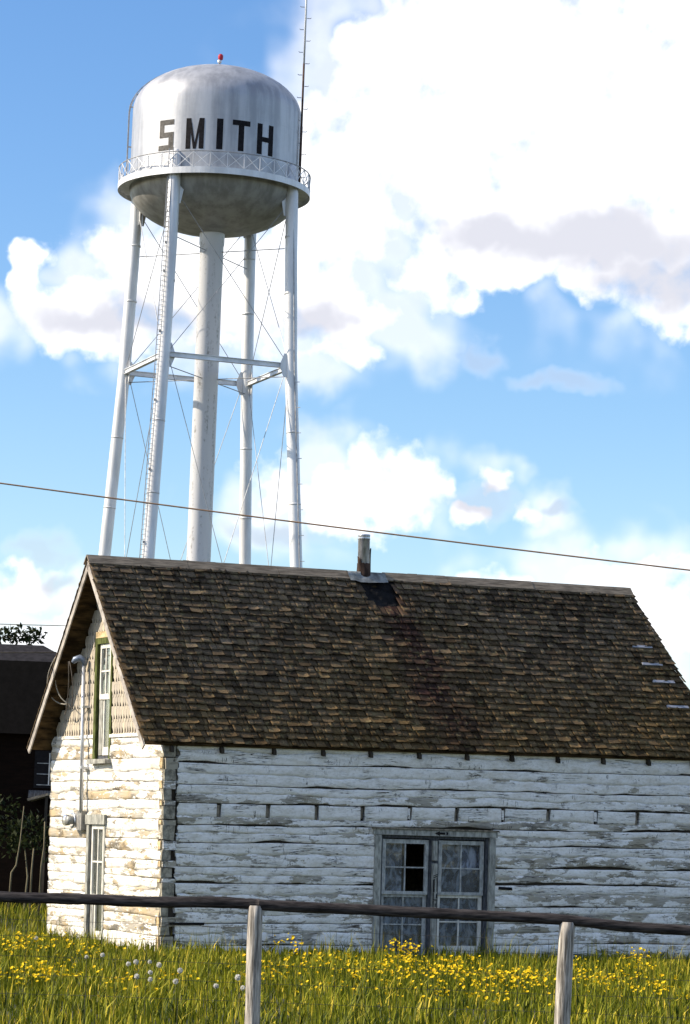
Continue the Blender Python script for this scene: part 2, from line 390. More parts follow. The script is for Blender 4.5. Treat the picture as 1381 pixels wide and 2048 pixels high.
def mat_riser():
    mt, t = new_mat('riser_paint')
    oc = t.add('ShaderNodeTexCoord').outputs['Object']
    st = t.noise(t.scaled(oc, (2.2, 2.2, 0.25)), 1.4, 7.0, 0.62, 0.3)
    fi = t.noise(oc, 5.0, 7.0, 0.7)
    base = t.mix(t.math('MULTIPLY', t.ramp(t.math('ADD', t.math('MULTIPLY', st, .6), t.math('MULTIPLY', fi, .4)), 0.52, 0.66), 0.75), c4(0.66, 0.67, 0.71), c4(0.14, 0.135, 0.12))
    finish(t, base, 0.5, fi, 0.15, 0.05, metal=0.15, spec=0.4)
    return mt
M['riser'] = mat_riser()
M['red_lamp'] = simple('red_lamp', (0.42, 0.04, 0.06), 0.35, 0.1, 5)
M['mast_dark'] = simple('mast_dark', (0.085, 0.055, 0.045), 0.7, 0.3, 4)
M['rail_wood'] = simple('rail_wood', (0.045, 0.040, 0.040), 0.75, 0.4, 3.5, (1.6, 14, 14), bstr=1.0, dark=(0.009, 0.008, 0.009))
M['post_wood'] = simple('post_wood', (0.50, 0.46, 0.41), 0.85, 0.2, 6, (9, 9, 0.6), bstr=1.0, dark=(0.10, 0.088, 0.075))
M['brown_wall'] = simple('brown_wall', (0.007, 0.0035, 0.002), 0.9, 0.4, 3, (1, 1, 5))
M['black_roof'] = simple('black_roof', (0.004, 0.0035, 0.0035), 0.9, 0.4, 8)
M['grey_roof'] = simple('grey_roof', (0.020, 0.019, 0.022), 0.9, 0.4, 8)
M['bark'] = simple('bark', (0.16, 0.14, 0.09), 0.9, 0.4, 6, (2, 2, 0.5))
M['stalk'] = simple('stalk', (0.22, 0.22, 0.05), 0.7, 0.3, 9)

def mat_leaf(name, cols, trans=0.4):
    mt, t = new_mat(name)
    at = t.add('ShaderNodeAttribute', {'attribute_name': 'tone', 'attribute_type': 'GEOMETRY'})
    sc = t.add('ShaderNodeSeparateColor', None, _0=at.outputs['Color'])
    base = t.mix(t.ramp(sc.outputs[0], 0.0, 0.5, False), c4(*cols[0]), c4(*cols[1]))
    base = t.mix(t.ramp(sc.outputs[0], 0.5, 1.0, False), base, c4(*cols[2]))
    df = t.add('ShaderNodeBsdfPrincipled'); t.set(df, 'Base Color', base); t.set(df, 'Roughness', 0.55); t.set(df, 'Specular IOR Level', 0.10)
    tr = t.add('ShaderNodeBsdfTranslucent', None, Color=base)
    ms = t.add('ShaderNodeMixShader', None, _0=trans, _1=df.outputs[0], _2=tr.outputs[0])
    t.add('ShaderNodeOutputMaterial', None, Surface=ms.outputs[0])
    return mt
M['grass'] = mat_leaf('grass', ((0.028, 0.048, 0.005), (0.225, 0.235, 0.012), (0.60, 0.46, 0.05)), 0.18)
M['leaf'] = mat_leaf('leaf', ((0.007, 0.012, 0.004), (0.016, 0.024, 0.007), (0.045, 0.055, 0.018)), 0.3)
M['puff'] = mat_leaf('puff', ((0.85, 0.84, 0.80), (0.88, 0.87, 0.84), (0.9, 0.9, 0.88)), 0.5)
M['flower'] = mat_leaf('flower', ((0.70, 0.42, 0.01), (0.80, 0.56, 0.012), (0.85, 0.66, 0.03)), 0.25)
def mat_ground():
    mt, t = new_mat('meadow_soil')
    g = t.add('ShaderNodeNewGeometry').outputs['Position']
    n = t.noise(g, 1.2, 8.0, 0.6); n2 = t.noise(g, 0.05, 4.0, 0.5)
    base = t.mix(t.ramp(n, 0.35, 0.7), c4(0.012, 0.015, 0.006), c4(0.035, 0.042, 0.012))
    base = t.mix(t.math('MULTIPLY', t.ramp(n2, 0.35, 0.6), 0.8), base, c4(0.075, 0.078, 0.042))
    finish(t, base, 0.95, n, 0.6, 0.05)
    return mt
M['ground'] = mat_ground()

# ---------------------------------------------------------------- ground
gb = MB(); n_ = 96
rings = [0.5, 20, 40, 70, 120, 300, 900, 2500, 6000]
gb.lathe([(r, 0.0) for r in rings], n_)
gb.f.append(tuple(range(n_)))
gb.f = [tuple(reversed(f)) for f in gb.f[:-1]] + [gb.f[-1]]
gr = gb.build('ground', M['ground'], kind='structure')

# ================================================================= LOG HOUSE
AX, AY, PSI, TAU = -2.52234, 43.04602, 0.46099, 0.02057
L, W, HW, HR, OG, OE = 9.62, 4.71415, 3.24868, 6.03401, 0.37104, 0.1223
d_ = Vector((math.cos(PSI), math.sin(PSI), 0)); g_ = Vector((-math.sin(PSI), math.cos(PSI), 0)); k_ = Vector((0, 0, 1))
d2 = d_ * math.cos(TAU) + k_ * math.sin(TAU); k2 = k_ * math.cos(TAU) - d_ * math.sin(TAU)
house = thing('log_house', 'old whitewashed log house with weathered wood shingle roof and stovepipe', 'house')
hm = Matrix((d2, g_, k2)).transposed().to_4x4(); hm.translation = (AX, AY, 0)
house.matrix_world = hm
SLOPE = (HR - HW) / (W / 2); TH = math.atan(SLOPE)
CT, ST = math.cos(TH), math.sin(TH)

# openings (local): front window, gable windows
FW = (3.56, 5.68, -0.20, 1.90)
GU = (2.13, 2.79, 2.90, 4.82)
GL = (2.24, 2.96, 0.02, 1.97)

def strips(x0, x1, z0, z1, hole):
    """split the rect round a hole"""
    hx0, hx1, hz0, hz1 = hole
    return [r for r in ((x0, hx0, z0, z1), (hx1, x1, z0, z1), (hx0, hx1, z0, hz0), (hx0, hx1, hz1, z1)) if r[1] - r[0] > .01 and r[3] - r[2] > .01]

# ---- wall cores
fw_mb = MB()
for r in strips(0.05, L - 0.05, -0.35, HW - 0.11, FW): fw_mb.box(r[0], r[1], 0.035, 0.16, r[2], r[3])
front_wall = fw_mb.build('front_wall', M['dark_core'], house)
front_wall['label'] = 'long shaded wall of peeling whitewashed logs'
gw_mb = MB()
for r in strips(0.17, GL[0], -0.35, 3.3, (9, 9, 9, 9)): pass
gw_mb.box(0.035, 0.16, 0.165, GL[0], -0.35, 3.3); gw_mb.box(0.035, 0.16, GL[1], W - 0.05, -0.35, 3.3)
gw_mb.box(0.035, 0.16, GL[0], GL[1], -0.35, GL[2]); gw_mb.box(0.035, 0.16, GL[0], GL[1], GL[3], GU[2])
gw_mb.box(0.035, 0.16, GL[0], GU[1] - .55, GU[2], 3.3); gw_mb.box(0.035, 0.16, GU[1], GL[1], GU[2], 3.3)
def gable_half(z): return max(0.0, (HR - 0.15 - z) / SLOPE)
# triangle backing left and right of the upper window, and above it
zc = 3.3
def tri_poly(b0, b1, z0, z1):
    return [(b0, z0), (b1, z0), (b1, z1), (b0, z1)]
lo, hi = W / 2 - gable_half(zc), W / 2 + gable_half(zc)
polys = [[(lo, zc), (GU[0], zc), (GU[0], HR - .15 - SLOPE * (W / 2 - GU[0]))],
         [(GU[1], zc), (hi, zc), (GU[1], HR - .15 - SLOPE * (GU[1] - W / 2))],
         [(GU[0], GU[3]), (GU[1], GU[3]), (GU[1], HR - .15 - SLOPE * (GU[1] - W / 2)), (W / 2, HR - .15), (GU[0], HR - .15 - SLOPE * (W / 2 - GU[0]))]]
for p in polys: gw_mb.prism(p, lambda b, z: (0.16, b, z), lambda b, z: (0.02, b, z))
gable_wall = gw_mb.build('gable_wall', M['dark_core'], house)
gable_wall['label'] = 'sunlit gable end of cream logs with toothed shingles above'
bk = MB(); bk.box(0.0, L, W - 0.12, W, -0.35, HW - 0.12); bk.build('back_wall', M['old_wood'], house)
rw = MB(); rw.box(L - 0.15, L, 0.02, W - 0.13, -0.35, HW - .1)
rw.prism([(W / 2 - gable_half(HW + .01), HW + .01), (W / 2 + gable_half(HW + .01), HW + .01), (W / 2, HR - .15)], lambda b, z: (L - .15, b, z), lambda b, z: (L, b, z))
rw.build('end_wall', M['old_wood'], house)
# an upper floor keeps the loft dark
fl = MB(); fl.box(0.17, L - 0.16, 0.17, W - 0.13, 2.15, 2.2); fl.build('loft_floor', M['dark_core'], house)
fl = MB(); fl.box(0.17, L - 0.16, 0.17, W - 0.13, -0.42, -0.36); fl.build('plank_floor', M['dark_core'], house)

# ---- logs and chinking
def strip_mesh(mode, x0, x1, zb, zt, prof, seed, step=0.09, rough=0.008, ragged=0.0):
    """a long piece of wall: profile of (t, out) swept along the wall, wobbling"""
    n = max(2, int((x1 - x0) / step)); mb = MB(); rows = []
    for i in range(n + 1):
        x = x0 + (x1 - x0) * i / n
        b, t = zb(x), zt(x)
        row = []
        for (tt, out) in prof:
            z = b + (t - b) * tt; o = out + (rough * 2.2 * nz(x * 3.1, z * 9, seed) + rough * nz(x * 11, z * 23, seed + 3) if out > -0.01 else 0)
            xe = x
            if ragged and i == 0: xe += ragged * (0.5 + nz(z * 11, seed * 1.7))
            row.append((xe, -o, z) if mode == 'front' else (-o, xe, z))
        rows.append(row)
    if mode == 'front': rows = rows[::-1]
    mb.quad_grid(rows)
    k = len(prof); nr = len(rows)
    mb.f.append(tuple(range(k))); mb.f.append(tuple((nr - 1) * k + j for j in range(k - 1, -1, -1)))
    return mb
LOGP = [(0, -0.06), (0, 0.014), (0.06, 0.022), (0.25, 0.026), (0.55, 0.026), (0.8, 0.023), (1.0, 0.017), (1.0, -0.06)]
CHP = [(0, -0.055), (0, 0.014), (0.3, 0.020), (0.65, 0.023), (0.9, 0.022), (1.0, 0.014), (1.0, -0.055)]
ZF = [-0.34, 0.09, 0.42, 0.68, 1.02, 1.28, 1.63, 1.90, 2.23, 2.49, 2.83, 3.17]
JOISTS = [0.903, 1.722, 2.546, 3.34, 4.164, 5.003, 5.846, 6.676, 7.566, 8.357]
def bound(zs, i, sd):
    def f(x):
        return zs[i] + 0.026 * nz(x * 0.35, i * 7.3, sd) + 0.012 * nz(x * 1.5, i * 3.1, sd + 5) + 0.005 * nz(x * 6, i * 5.7, sd)
    return f
def mids(zs, i, sd, fr):
    b, t = bound(zs, i, sd), bound(zs, i + 1, sd)
    return lambda x: b(x) + (t(x) - b(x)) * (fr + 0.16 * nz(x * 0.8, i * 4.1, sd + 9) + 0.08 * nz(x * 4, i * 2.1, sd + 2))
def paint(o, peel): o.color = (peel, 0, 0, 1)
for i in range(len(ZF) - 1):
    fr = random.uniform(0.48, 0.62)
    if i == 7: fr = 0.36
    b, t, mdl = bound(ZF, i, 2.0), bound(ZF, i + 1, 2.0), mids(ZF, i, 2.0, fr)
    zmid = (ZF[i] + ZF[i + 1]) / 2
    peel = 0.64 if zmid < 2.2 else (0.56 if zmid < 2.5 else 0.28)
    if zmid < 0.6: peel = 0.66
    segs = [(0.19, L - 0.20)]
    if ZF[i + 1] < FW[3] + 0.05: segs = [(0.19, FW[0] + 0.02), (FW[1] - 0.02, L - 0.20)]
    for (xa, xb) in segs:
        rag = 0.06 if xa < 0.3 else 0.0
        gap = lambda x, b=b, i=i: b(x) + 0.006 + max(0, 0.066 * nz(x * 0.9, i * 9.1, 4) + 0.018 * nz(x * 5, i * 3.1, 6))
        lg = strip_mesh('front', xa + random.uniform(-.01, .02), xb, gap, mdl, LOGP, i * 3.3 + 1, ragged=rag).build('log', M['white_front'], front_wall, smooth=True)
        paint(lg, peel + random.uniform(-.08, .10) + (0.06 if xa > 4 else 0))
        topf = lambda x, t=t, i=i: t(x) - 0.003
        pieces = [(xa, xb)]
        if i == 7:                                   # the joist ends break this band
            cuts = [0.19] + JOISTS + [L - 0.2]; pieces = []
            for k in range(len(cuts) - 1):
                pieces.append((cuts[k] + (0.032 if k else 0), cuts[k + 1] - (0.032 if k < len(cuts) - 2 else 0)))
        for (pa, pb) in pieces:
            ch = strip_mesh('front', pa, pb, mdl, topf, CHP, i * 5.1 + 2, ragged=rag if pa < .3 else 0.015).build('chinking', M['white_front'], front_wall, smooth=True)
            paint(ch, (0.36 if i != 7 else 0.14) + random.uniform(-.08, .24) - (0.16 if zmid > 2.3 else 0) + (0.10 if zmid < 0.6 else 0))
for k, a in enumerate(JOISTS):                       # joist ends set back in their slots
    plug = k in (4, 6, 8)
    hw_ = random.uniform(.018, .030); z0_ = random.uniform(1.99, 2.06)
    o = MB().box(a - hw_, a + hw_, -0.018 if plug else random.uniform(-.004, .02), 0.10, z0_, 2.205, 0.006).build('joist_end', M['white_front'] if plug else M['old_wood'], front_wall)
    if plug: paint(o, 0.2)
# long open slot low on the wall, and a knocked-out hole beside the window
MB().box(0.135, 0.70, -0.040, -0.02, 0.405, 0.445, 0.006).build('crack', M['black_paint'], front_wall)
MB().box(5.78, 6.02, -0.039, -0.02, 0.955, 0.995, 0.012).build('crack', M['black_paint'], front_wall)

ZG = [-0.34, 0.24, 0.52, 0.80, 1.10, 1.36, 1.66, 1.97, 2.26, 2.55, 2.90, 3.29]
for i in range(len(ZG) - 1):
    fr = random.uniform(0.42, 0.55)
    b, t, mdl = bound(ZG, i, 41.0), bound(ZG, i + 1, 41.0), mids(ZG, i, 41.0, fr)
    zt_ = ZG[i + 1]
    if zt_ <= 1.98: segs = [(0.02, GL[0] - .0), (GL[1], W - 0.01)]
    elif zt_ <= 2.91: segs = [(0.02, W - 0.01)]
    else: segs = [(0.02, GU[0]), (GU[1], W - 0.01)]
    for (xa, xb) in segs:
        gap = lambda x, b=b, i=i: b(x) + 0.004 + max(0, 0.012 * nz(x * 0.9, i * 9.1, 14))
        tp = lambda x, t=t: t(x) - 0.002
        lg = strip_mesh('gable', xa, xb, gap, mdl, LOGP, i * 3.9 + 61).build('log', M['white_gable'], gable_wall, smooth=True)
        paint(lg, 0.68 + random.uniform(-.2, .15))
        ch = strip_mesh('gable', xa + (0.1 if xa < .1 else 0), xb, mdl, tp, CHP, i * 5.7 + 72).build('chinking', M['white_gable'], gable_wall, smooth=True)
        paint(ch, 0.35 + random.uniform(0, .3))
# squared log ends in the corner: grey end grain on the front, tan on the gable
for i in range(len(ZG) - 1):
    z0, z1 = ZG[i], ZG[i + 1]
    zm = z0 + (z1 - z0) * random.uniform(0.48, 0.80)
    MB().box(-0.012 + random.uniform(-.006, .004), 0.165 + random.uniform(-.05, .04), -0.028 + random.uniform(-.012, .008), 0.15, z0 + random.uniform(.004, .02), min(zm, 3.13), 0.012).build('log_end', M['end_grain'], front_wall)
    z1 = min(z1, 3.13)
    if z1 - zm > 0.03:
        o = MB().box(random.uniform(-.004, .012), 0.205 + random.uniform(-.02, .03), -0.022, 0.14, zm + 0.006, z1 - 0.004, 0.010).build('log_end', M['white_front'], front_wall); paint(o, random.uniform(.55, 1.0))
        MB().box(-0.028, 0.0, 0.01, 0.06 + random.uniform(0, .05), zm + 0.012, z1 - 0.008, 0.006).build('log_end', M['tan_wood'], gable_wall)

# ---- toothed shingles of the gable
GS_EXP = 0.195
def gs_mesh(seed):
    rr = random.Random(seed); w_, h_ = 1.0, 1.0
    j = lambda a: rr.uniform(-a, a)
    pts = [(-.47, 1.25), (.47, 1.25), (.47, 0.56 + j(.04)), (.45, 0.42), (.40 + j(.03), 0.20), (.30 + j(.05), 0.0), (-.10 + j(.05), 0.0), (.02 + j(.03), 0.22), (-.14, 0.42), (-.46, 0.62 + j(.04))]
    mb = MB(); mb.prism(pts, lambda x, z: (0.0 if z > 1 else 0.004, -x, z), lambda x, z: (-0.016 - 0.012 * (1 - z / 1.25), -x, z))
    me = bpy.data.meshes.new('gable_shingle'); me.from_pydata(mb.v, [], mb.f); me.update(); me.materials.append(M['gable_shingle'])
    return me
gs_meshes = [gs_mesh(s) for s in range(6)]
row = 0; z = 3.275
while z < HR - 0.25:
    half = gable_half(z + 0.10) - 0.05
    b = W / 2 - half - random.uniform(0, .05)
    while b < W / 2 + half + 0.02:
        wd = random.uniform(0.088, 0.118); bc = b + wd / 2; b += wd
        if GU[0] - .02 < bc + wd * .3 and bc - wd * .3 < GU[1] + .02 and z < GU[3] - 0.12: continue
        o = link('gable_shingle', gs_meshes[random.randrange(6)], gable_wall)
        o.location = (0.0 - 0.002 * (row % 2), bc, z + random.uniform(-.006, .006)); o.scale = (1, wd, GS_EXP)
        o.rotation_euler = (random.uniform(-.015, .015), -0.03, 0)
    z += GS_EXP; row += 1
fb = MB(); fb.box(-0.045, -0.0, 0.30, GU[0], 3.235, 3.285, 0.006); fb.box(-0.045, 0.0, GU[1], W - 0.3, 3.235, 3.285, 0.006)
o = fb.build('trim_board', M['white_gable'], gable_wall); paint(o, 0.2)

# ---- windows: local x right, y inward, z up
def sub(parent, name, mat, boxes, j=0.002, rot=None):
    mb = MB()
    for bx in boxes: mb.box(*bx, j)
    return mb.build(name, mat, parent)
def wrinkled(parent, x0, x1, z0, z1, y, seed, name='plastic_sheet'):
    rows = []
    for i in range(15):
        z = z0 + (z1 - z0) * i / 14
        rows.append([(x0 + (x1 - x0) * k / 12, y + 0.032 * nz(x0 + k * .35 + i * .22, i * .16, seed) + .012 * nz(k * .9, i * .5, seed + 4), z) for k in range(13)])
    return MB().quad_grid(rows).build(name, M['plastic'], parent, smooth=True)
def panes(parent, x0, x1, z0, z1, y, skip=()):
    return None

# big front window
mb = MB()
for bx in ((-1.06, -0.92, -0.01, 0.14, -1.06, 1.0), (0.92, 1.06, -0.01, 0.14, -1.06, 1.0), (-0.92, 0.92, 0.0, 0.14, 0.88, 1.0), (-0.085, 0.085, 0.015, 0.14, -1.0, 0.88), (-0.92, -0.085, 0.0, 0.14, -1.06, -0.94), (0.085, 0.92, 0.0, 0.14, -1.06, -0.94)):
    mb.box(*bx)
win = mb.build('window', M['dark_jamb'], house)
win.location = (4.62, 0.0, 0.86); win.rotation_euler = (0, 0.012, 0)
win['label'] = 'wide double window with torn plastic sheeting behind small panes'
sub(win, 'casing', M['grey_casing'], [(-1.075, -0.965, -0.062, -0.012, -1.04, 0.92)], 0.003)
sub(win, 'casing', M['grey_casing'], [(0.965, 1.075, -0.060, -0.012, -0.50, 0.92)], 0.003)
sub(win, 'casing', M['grey_casing'], [(0.975, 1.07, -0.056, -0.012, -1.04, -0.505)], 0.004)
sub(win, 'casing', M['grey_casing'], [(-1.10, -0.40, -0.066, -0.012, 0.925, 1.01)], 0.003)
sub(win, 'casing', M['grey_casing'], [(-0.395, 1.10, -0.064, -0.012, 0.925, 1.01)], 0.003)
sub(win, 'drip_cap', M['old_wood'], [(-1.13, 1.12, -0.085, 0.02, 1.014, 1.04)], 0.003)
o = MB(); o.box(-0.030, 0.040, -0.05, 0.013, -0.155, 0.15); o.v = [(x + (0.02 * (z + .15) / .3 * -1), y, z) for (x, y, z) in o.v]
o = o.build('batten', M['grey_casing'], win); o.location = (-0.0, 0, 0.70); o.rotation_euler = (0, 0.03, 0)
sub(win, 'batten', M['grey_casing'], [(-0.034, 0.040, -0.045, 0.013, -1.0, 0.50)], 0.002)
sub(win, 'sill', M['grey_casing'], [(-1.02, 1.02, -0.09, 0.0, -1.10, -1.062)], 0.004)
# the painted arrow on the head casing and the remains of lettering on the batten
ar = MB(); yy = -0.0680
def flat(mb, pts, y, th=0.004): mb.prism(pts, lambda x, z: (x, y, z), lambda x, z: (x, y + th, z))
flat(ar, [(-0.035, 0.968), (0.055, 0.928), (0.055, 1.005)], -0.0700)
flat(ar, [(0.055, 0.950), (0.150, 0.950), (0.150, 0.985), (0.055, 0.985)], -0.0690)
flat(ar, [(0.172, 0.945), (0.190, 0.945), (0.205, 0.968), (0.190, 0.992), (0.172, 0.992)], -0.0690)
ar.build('painted_arrow', M['black_paint'], win)
def mark(polys, name='painted_mark'):
    mk = MB()
    for p in polys: flat(mk, p, -0.0490)
    mk.build(name, M['black_paint'], win)
mark([[(-0.034, 0.295), (0.040, 0.325), (0.040, 0.338), (-0.034, 0.308)]])
mark([[(-0.034, 0.28), (-0.034, 0.265), (0.040, 0.297), (0.040, 0.312)]])
mark([[(-0.034, 0.055), (-0.006, 0.055), (-0.006, 0.262), (-0.034, 0.250)]])
mark([[(0.030, 0.06), (0.040, 0.06), (0.040, 0.285), (0.030, 0.280)]])
mark([[(-0.034, -0.06), (0.040, -0.06), (0.040, -0.075), (-0.034, -0.075)], [(-0.034, -0.06), (-0.018, -0.06), (-0.020, 0.052), (-0.034, 0.050)], [(0.022, -0.03), (0.040, -0.045), (0.040, 0.04), (0.026, 0.02)]])
mark([[(-0.034, -0.19), (-0.016, -0.19), (-0.016, -0.08), (-0.034, -0.08)], [(0.004, -0.175), (0.020, -0.175), (0.020, -0.12), (0.004, -0.12)], [(0.034, -0.19), (0.041, -0.19), (0.041, -0.08), (0.034, -0.08)]])
mark([[(-0.034, -0.235), (0.040, -0.230), (0.040, -0.192), (-0.034, -0.195)]])
mark([[(-0.034, -0.285), (0.040, -0.285), (0.040, -0.262), (-0.034, -0.262)]])
def sash(x0, x1, z0, z1, y, rows, bottom, mat, gone=(), brk=None):
    st = 0.062
    fr_ = MB()
    fr_.box(x0, x0 + st, y, y + 0.035, z0, z1, .002); fr_.box(x1 - st, x1, y, y + 0.035, z0, z1, .002)
    fr_.box(x0 + st, x1 - st, y + .001, y + 0.034, z1 - st, z1, .002); fr_.box(x0 + st, x1 - st, y + .001, y + 0.034, z0, z0 + bottom, .002)
    sh = fr_.build('sash', mat, win)
    xm = (x0 + x1) / 2; zi0, zi1 = z0 + bottom, z1 - st
    sub(win, 'muntin', mat, [(xm - 0.011, xm + 0.011, y + .006, y + .030, zi0, zi1)], .001)
    hgt = (zi1 - zi0) / rows
    for r in range(rows):
        for c in range(2):
            xa, xb = (x0 + st, xm - 0.011) if c == 0 else (xm + 0.011, x1 - st)
            za, zb = zi0 + hgt * r, zi0 + hgt * (r + 1)
            if r: sub(win, 'muntin', mat, [(xa, xb, y + .008, y + .028, za - .010, za + .010)], .001)
            if (r, c) in gone: continue
            MB().box(xa - .004, xb + .004, y + .016, y + .019, za + .004, zb - .004).build('pane', M['glass'], win)
for sx in (0, 1):
    x0, x1 = (-0.905, -0.09) if sx == 0 else (0.09, 0.905)
    sash(x0, x1, 0.01, 0.86, 0.025, 2, 0.05, M['sash_grey'], gone=((0, 1), (1, 1)) if sx == 0 else ((1, 1),))
    sash(x0, x1, -0.93, 0.03, 0.064, 2, 0.15 if sx else 0.05, M['sash_grey'] if sx == 0 else M['sash_white'])
wrinkled(win, -0.88, -0.50, -0.9, 0.84, 0.135, 3.0)
wrinkled(win, -0.50, -0.12, -0.9, 0.0, 0.140, 5.0)
wrinkled(win, 0.11, 0.89, -0.9, 0.84, 0.135, 8.0)

def gable_window(name_label, bc, zc, hw, hh, casing, upper, sill):
    mb = MB()
    for bx in ((-hw, -hw + .05, 0.0, 0.14, -hh, hh), (hw - .05, hw, 0.0, 0.14, -hh, hh), (-hw + .05, hw - .05, 0.0, 0.14, hh - .05, hh), (-hw + .05, hw - .05, 0.0, 0.14, -hh, -hh + .05)):
        mb.box(*bx)
    wn = mb.build('window', M['dark_jamb'], house)
    wn.location = (0, bc, zc); wn.rotation_euler = (0, 0, -math.pi / 2); wn['label'] = name_label
    cw = 0.095
    sub(wn, 'casing', casing, [(-hw - .01, -hw + cw - .01, -0.055, -0.002, -hh, hh - .1)], .003)
    sub(wn, 'casing', casing, [(hw - .055, hw + .01, -0.030, -0.002, -hh, hh - .1)], .003)
    if upper:
        sub(wn, 'casing', casing, [(-hw - .01, hw + .01, -0.05, -0.002, hh - .097, hh - .0)], .003)
        sub(wn, 'casing', M['tan_wood'], [(-hw - .01, hw + .01, -0.045, -0.002, hh + .003, hh + .10)], .003)
    else:
        sub(wn, 'casing', M['grey_casing'], [(-hw - .03, hw + .04, -0.07, -0.002, hh - .097, hh + .06)], .005)
    x0, x1 = -hw + 0.15, hw - 0.06
    # upper sash: two by two panes
    zm = -0.02 if upper else -0.30
    st = 0.045
    Y0 = -0.022
    fr_ = MB(); zt = hh - .10
    fr_.box(x0, x0 + st, Y0, Y0+0.04, zm, zt, .002); fr_.box(x1 - st, x1, Y0, Y0+0.04, zm, zt, .002)
    fr_.box(x0 + st, x1 - st, Y0+.001, Y0+.039, zt - .07, zt, .002); fr_.box(x0 + st, x1 - st, Y0-.006, Y0+.045, zm, zm + .085, .003)
    fr_.build('sash', M['sash_white'], wn)
    xm = (x0 + x1) / 2; za, zb = zm + .085, zt - .07; zh = (za + zb) / 2
    sub(wn, 'muntin', M['sash_white'], [(xm - .013, xm + .013, Y0+.006, Y0+.034, za, zb)], .001)
    for (xa, xb) in ((x0 + st, xm - .013), (xm + .013, x1 - st)):
        sub(wn, 'muntin', M['sash_white'], [(xa, xb, Y0+.007, Y0+.033, zh - .013, zh + .013)], .001)
        for (z0, z1) in ((za, zh - .013), (zh + .013, zb)):
            MB().box(xa - .003, xb + .003, Y0+.018, Y0+.021, z0, z1).build('pane', M['glass'], wn)
    # lower light: a grey board, a stile and one long pane
    zl = -hh + 0.06
    sub(wn, 'board', M['grey_casing'], [(x0 - .02, x0 + .12, Y0+.012, Y0+.035, zl, zm - .002)], .003)
    fr_ = MB(); xs = x0 + .13
    fr_.box(xs, xs + .04, Y0+.02, Y0+.05, zl, zm - .002, .002); fr_.box(x1 - .035, x1, Y0+.02, Y0+.05, zl, zm - .002, .002); fr_.box(xs + .04, x1 - .035, Y0+.021, Y0+.049, zl, zl + .13, .002)
    fr_.build('sash', M['sash_white'], wn)
    MB().box(xs + .035, x1 - .03, Y0+.033, Y0+.036, zl + .13, zm - .004).build('pane', M['glass'], wn)
    sub(wn, 'drape', M['drape'], [(x0, x1, 0.05, 0.062, -hh + .06, hh - .06)], .001)
    if sill: sub(wn, 'sill', M['grey_casing'], [(-hw - .06, hw + .06, -0.13, 0.0, -hh - .075, -hh - .003)], .006)
    return wn
gable_window('tall narrow window with peeling green casing', (GU[0] + GU[1]) / 2, (GU[2] + GU[3]) / 2, (GU[1] - GU[0]) / 2, (GU[3] - GU[2]) / 2, M['green_paint'], True, True)
gable_window('tall grey ground-floor window under the electric meter', (GL[0] + GL[1]) / 2, (GL[2] + GL[3]) / 2, (GL[1] - GL[0]) / 2, (GL[3] - GL[2]) / 2, M['grey_casing'], False, False)

# ---- electric service on the gable
mast = MB().tube([(-0.115, 3.07, 2.06), (-0.115, 3.12, 4.42)], 0.030, 12).build('service_mast', M['conduit'], house, smooth=True)
mast['label'] = 'silver electric conduit mast with weatherhead and round glass meter'
MB().tube([(-0.10, 3.10, 4.40), (-0.12, 3.12, 4.49), (-0.17, 3.15, 4.52), (-0.24, 3.19, 4.49), (-0.27, 3.21, 4.44)], [0.034, 0.048, 0.056, 0.052, 0.03], 12).build('weatherhead', M['weatherhead'], mast, smooth=True)
for zz in (2.75, 3.72): MB().box(-0.15, 0.0, 3.02, 3.16, zz, zz + 0.035).build('strap', M['conduit'], mast)
MB().box(-0.12, -0.03, 3.03, 3.24, 1.78, 2.08, .004).build('meter_box', M['meter_box'], mast)
def disc_out(prof, bc, zc, n=24):
    mb = MB(); rows = [[(-o, bc + r * math.cos(2 * math.pi * k / n), zc + r * math.sin(2 * math.pi * k / n)) for k in range(n)] for (o, r) in prof]
    return mb.quad_grid(rows, close_u=True)
disc_out([(0.03, 0.10), (0.08, 0.115), (0.13, 0.125), (0.145, 0.128), (0.15, 0.11), (0.14, 0.0005)], 3.37, 1.93).build('meter_ring', M['galv'], mast, smooth=True)
disc_out([(0.15, 0.10), (0.26, 0.095), (0.29, 0.075), (0.30, 0.0005)], 3.37, 1.93).build('meter_glass', M['glass'], mast, smooth=True)
disc_out([(0.15, 0.085), (0.24, 0.08), (0.245, 0.0005)], 3.37, 1.93).build('meter_dial', M['meter_box'], mast, smooth=True)
# loops of wire from the bracket to the weatherhead
def loop(pts, r, mat=None):
    return MB().tube(pts, r, 6).build('wire_loop', mat or M['wire_grey'], mast, smooth=True)
def bez(p0, p1, p2, p3, n=14):
    p = [Vector(q) for q in (p0, p1, p2, p3)]
    return [((1 - t) ** 3) * p[0] + 3 * t * (1 - t) ** 2 * p[1] + 3 * t * t * (1 - t) * p[2] + t ** 3 * p[3] for t in [i / (n - 1) for i in range(n)]]
loop(bez((-0.30, 3.78, 4.62), (-0.42, 4.35, 4.2), (-0.30, 4.2, 3.75), (-0.12, 3.72, 3.80)), 0.011)
loop(bez((-0.30, 3.76, 4.61), (-0.35, 3.95, 4.2), (-0.30, 3.85, 3.9), (-0.12, 3.72, 3.80)), 0.010)
loop(bez((-0.12, 3.72, 3.80), (-0.25, 3.2, 3.55), (-0.30, 3.0, 4.1), (-0.33, 3.20, 4.46)), 0.008, M['wire_dark'])
loop(bez((-0.12, 3.75, 3.80), (-0.20, 3.9, 3.45), (-0.25, 3.3, 3.6), (-0.33, 3.24, 4.46)), 0.008, M['wire_dark'])
MB().tube([(0.0, 3.66, 4.60), (-0.32, 3.78, 4.62)], 0.018, 8).build('bracket', M['old_wood'], mast)

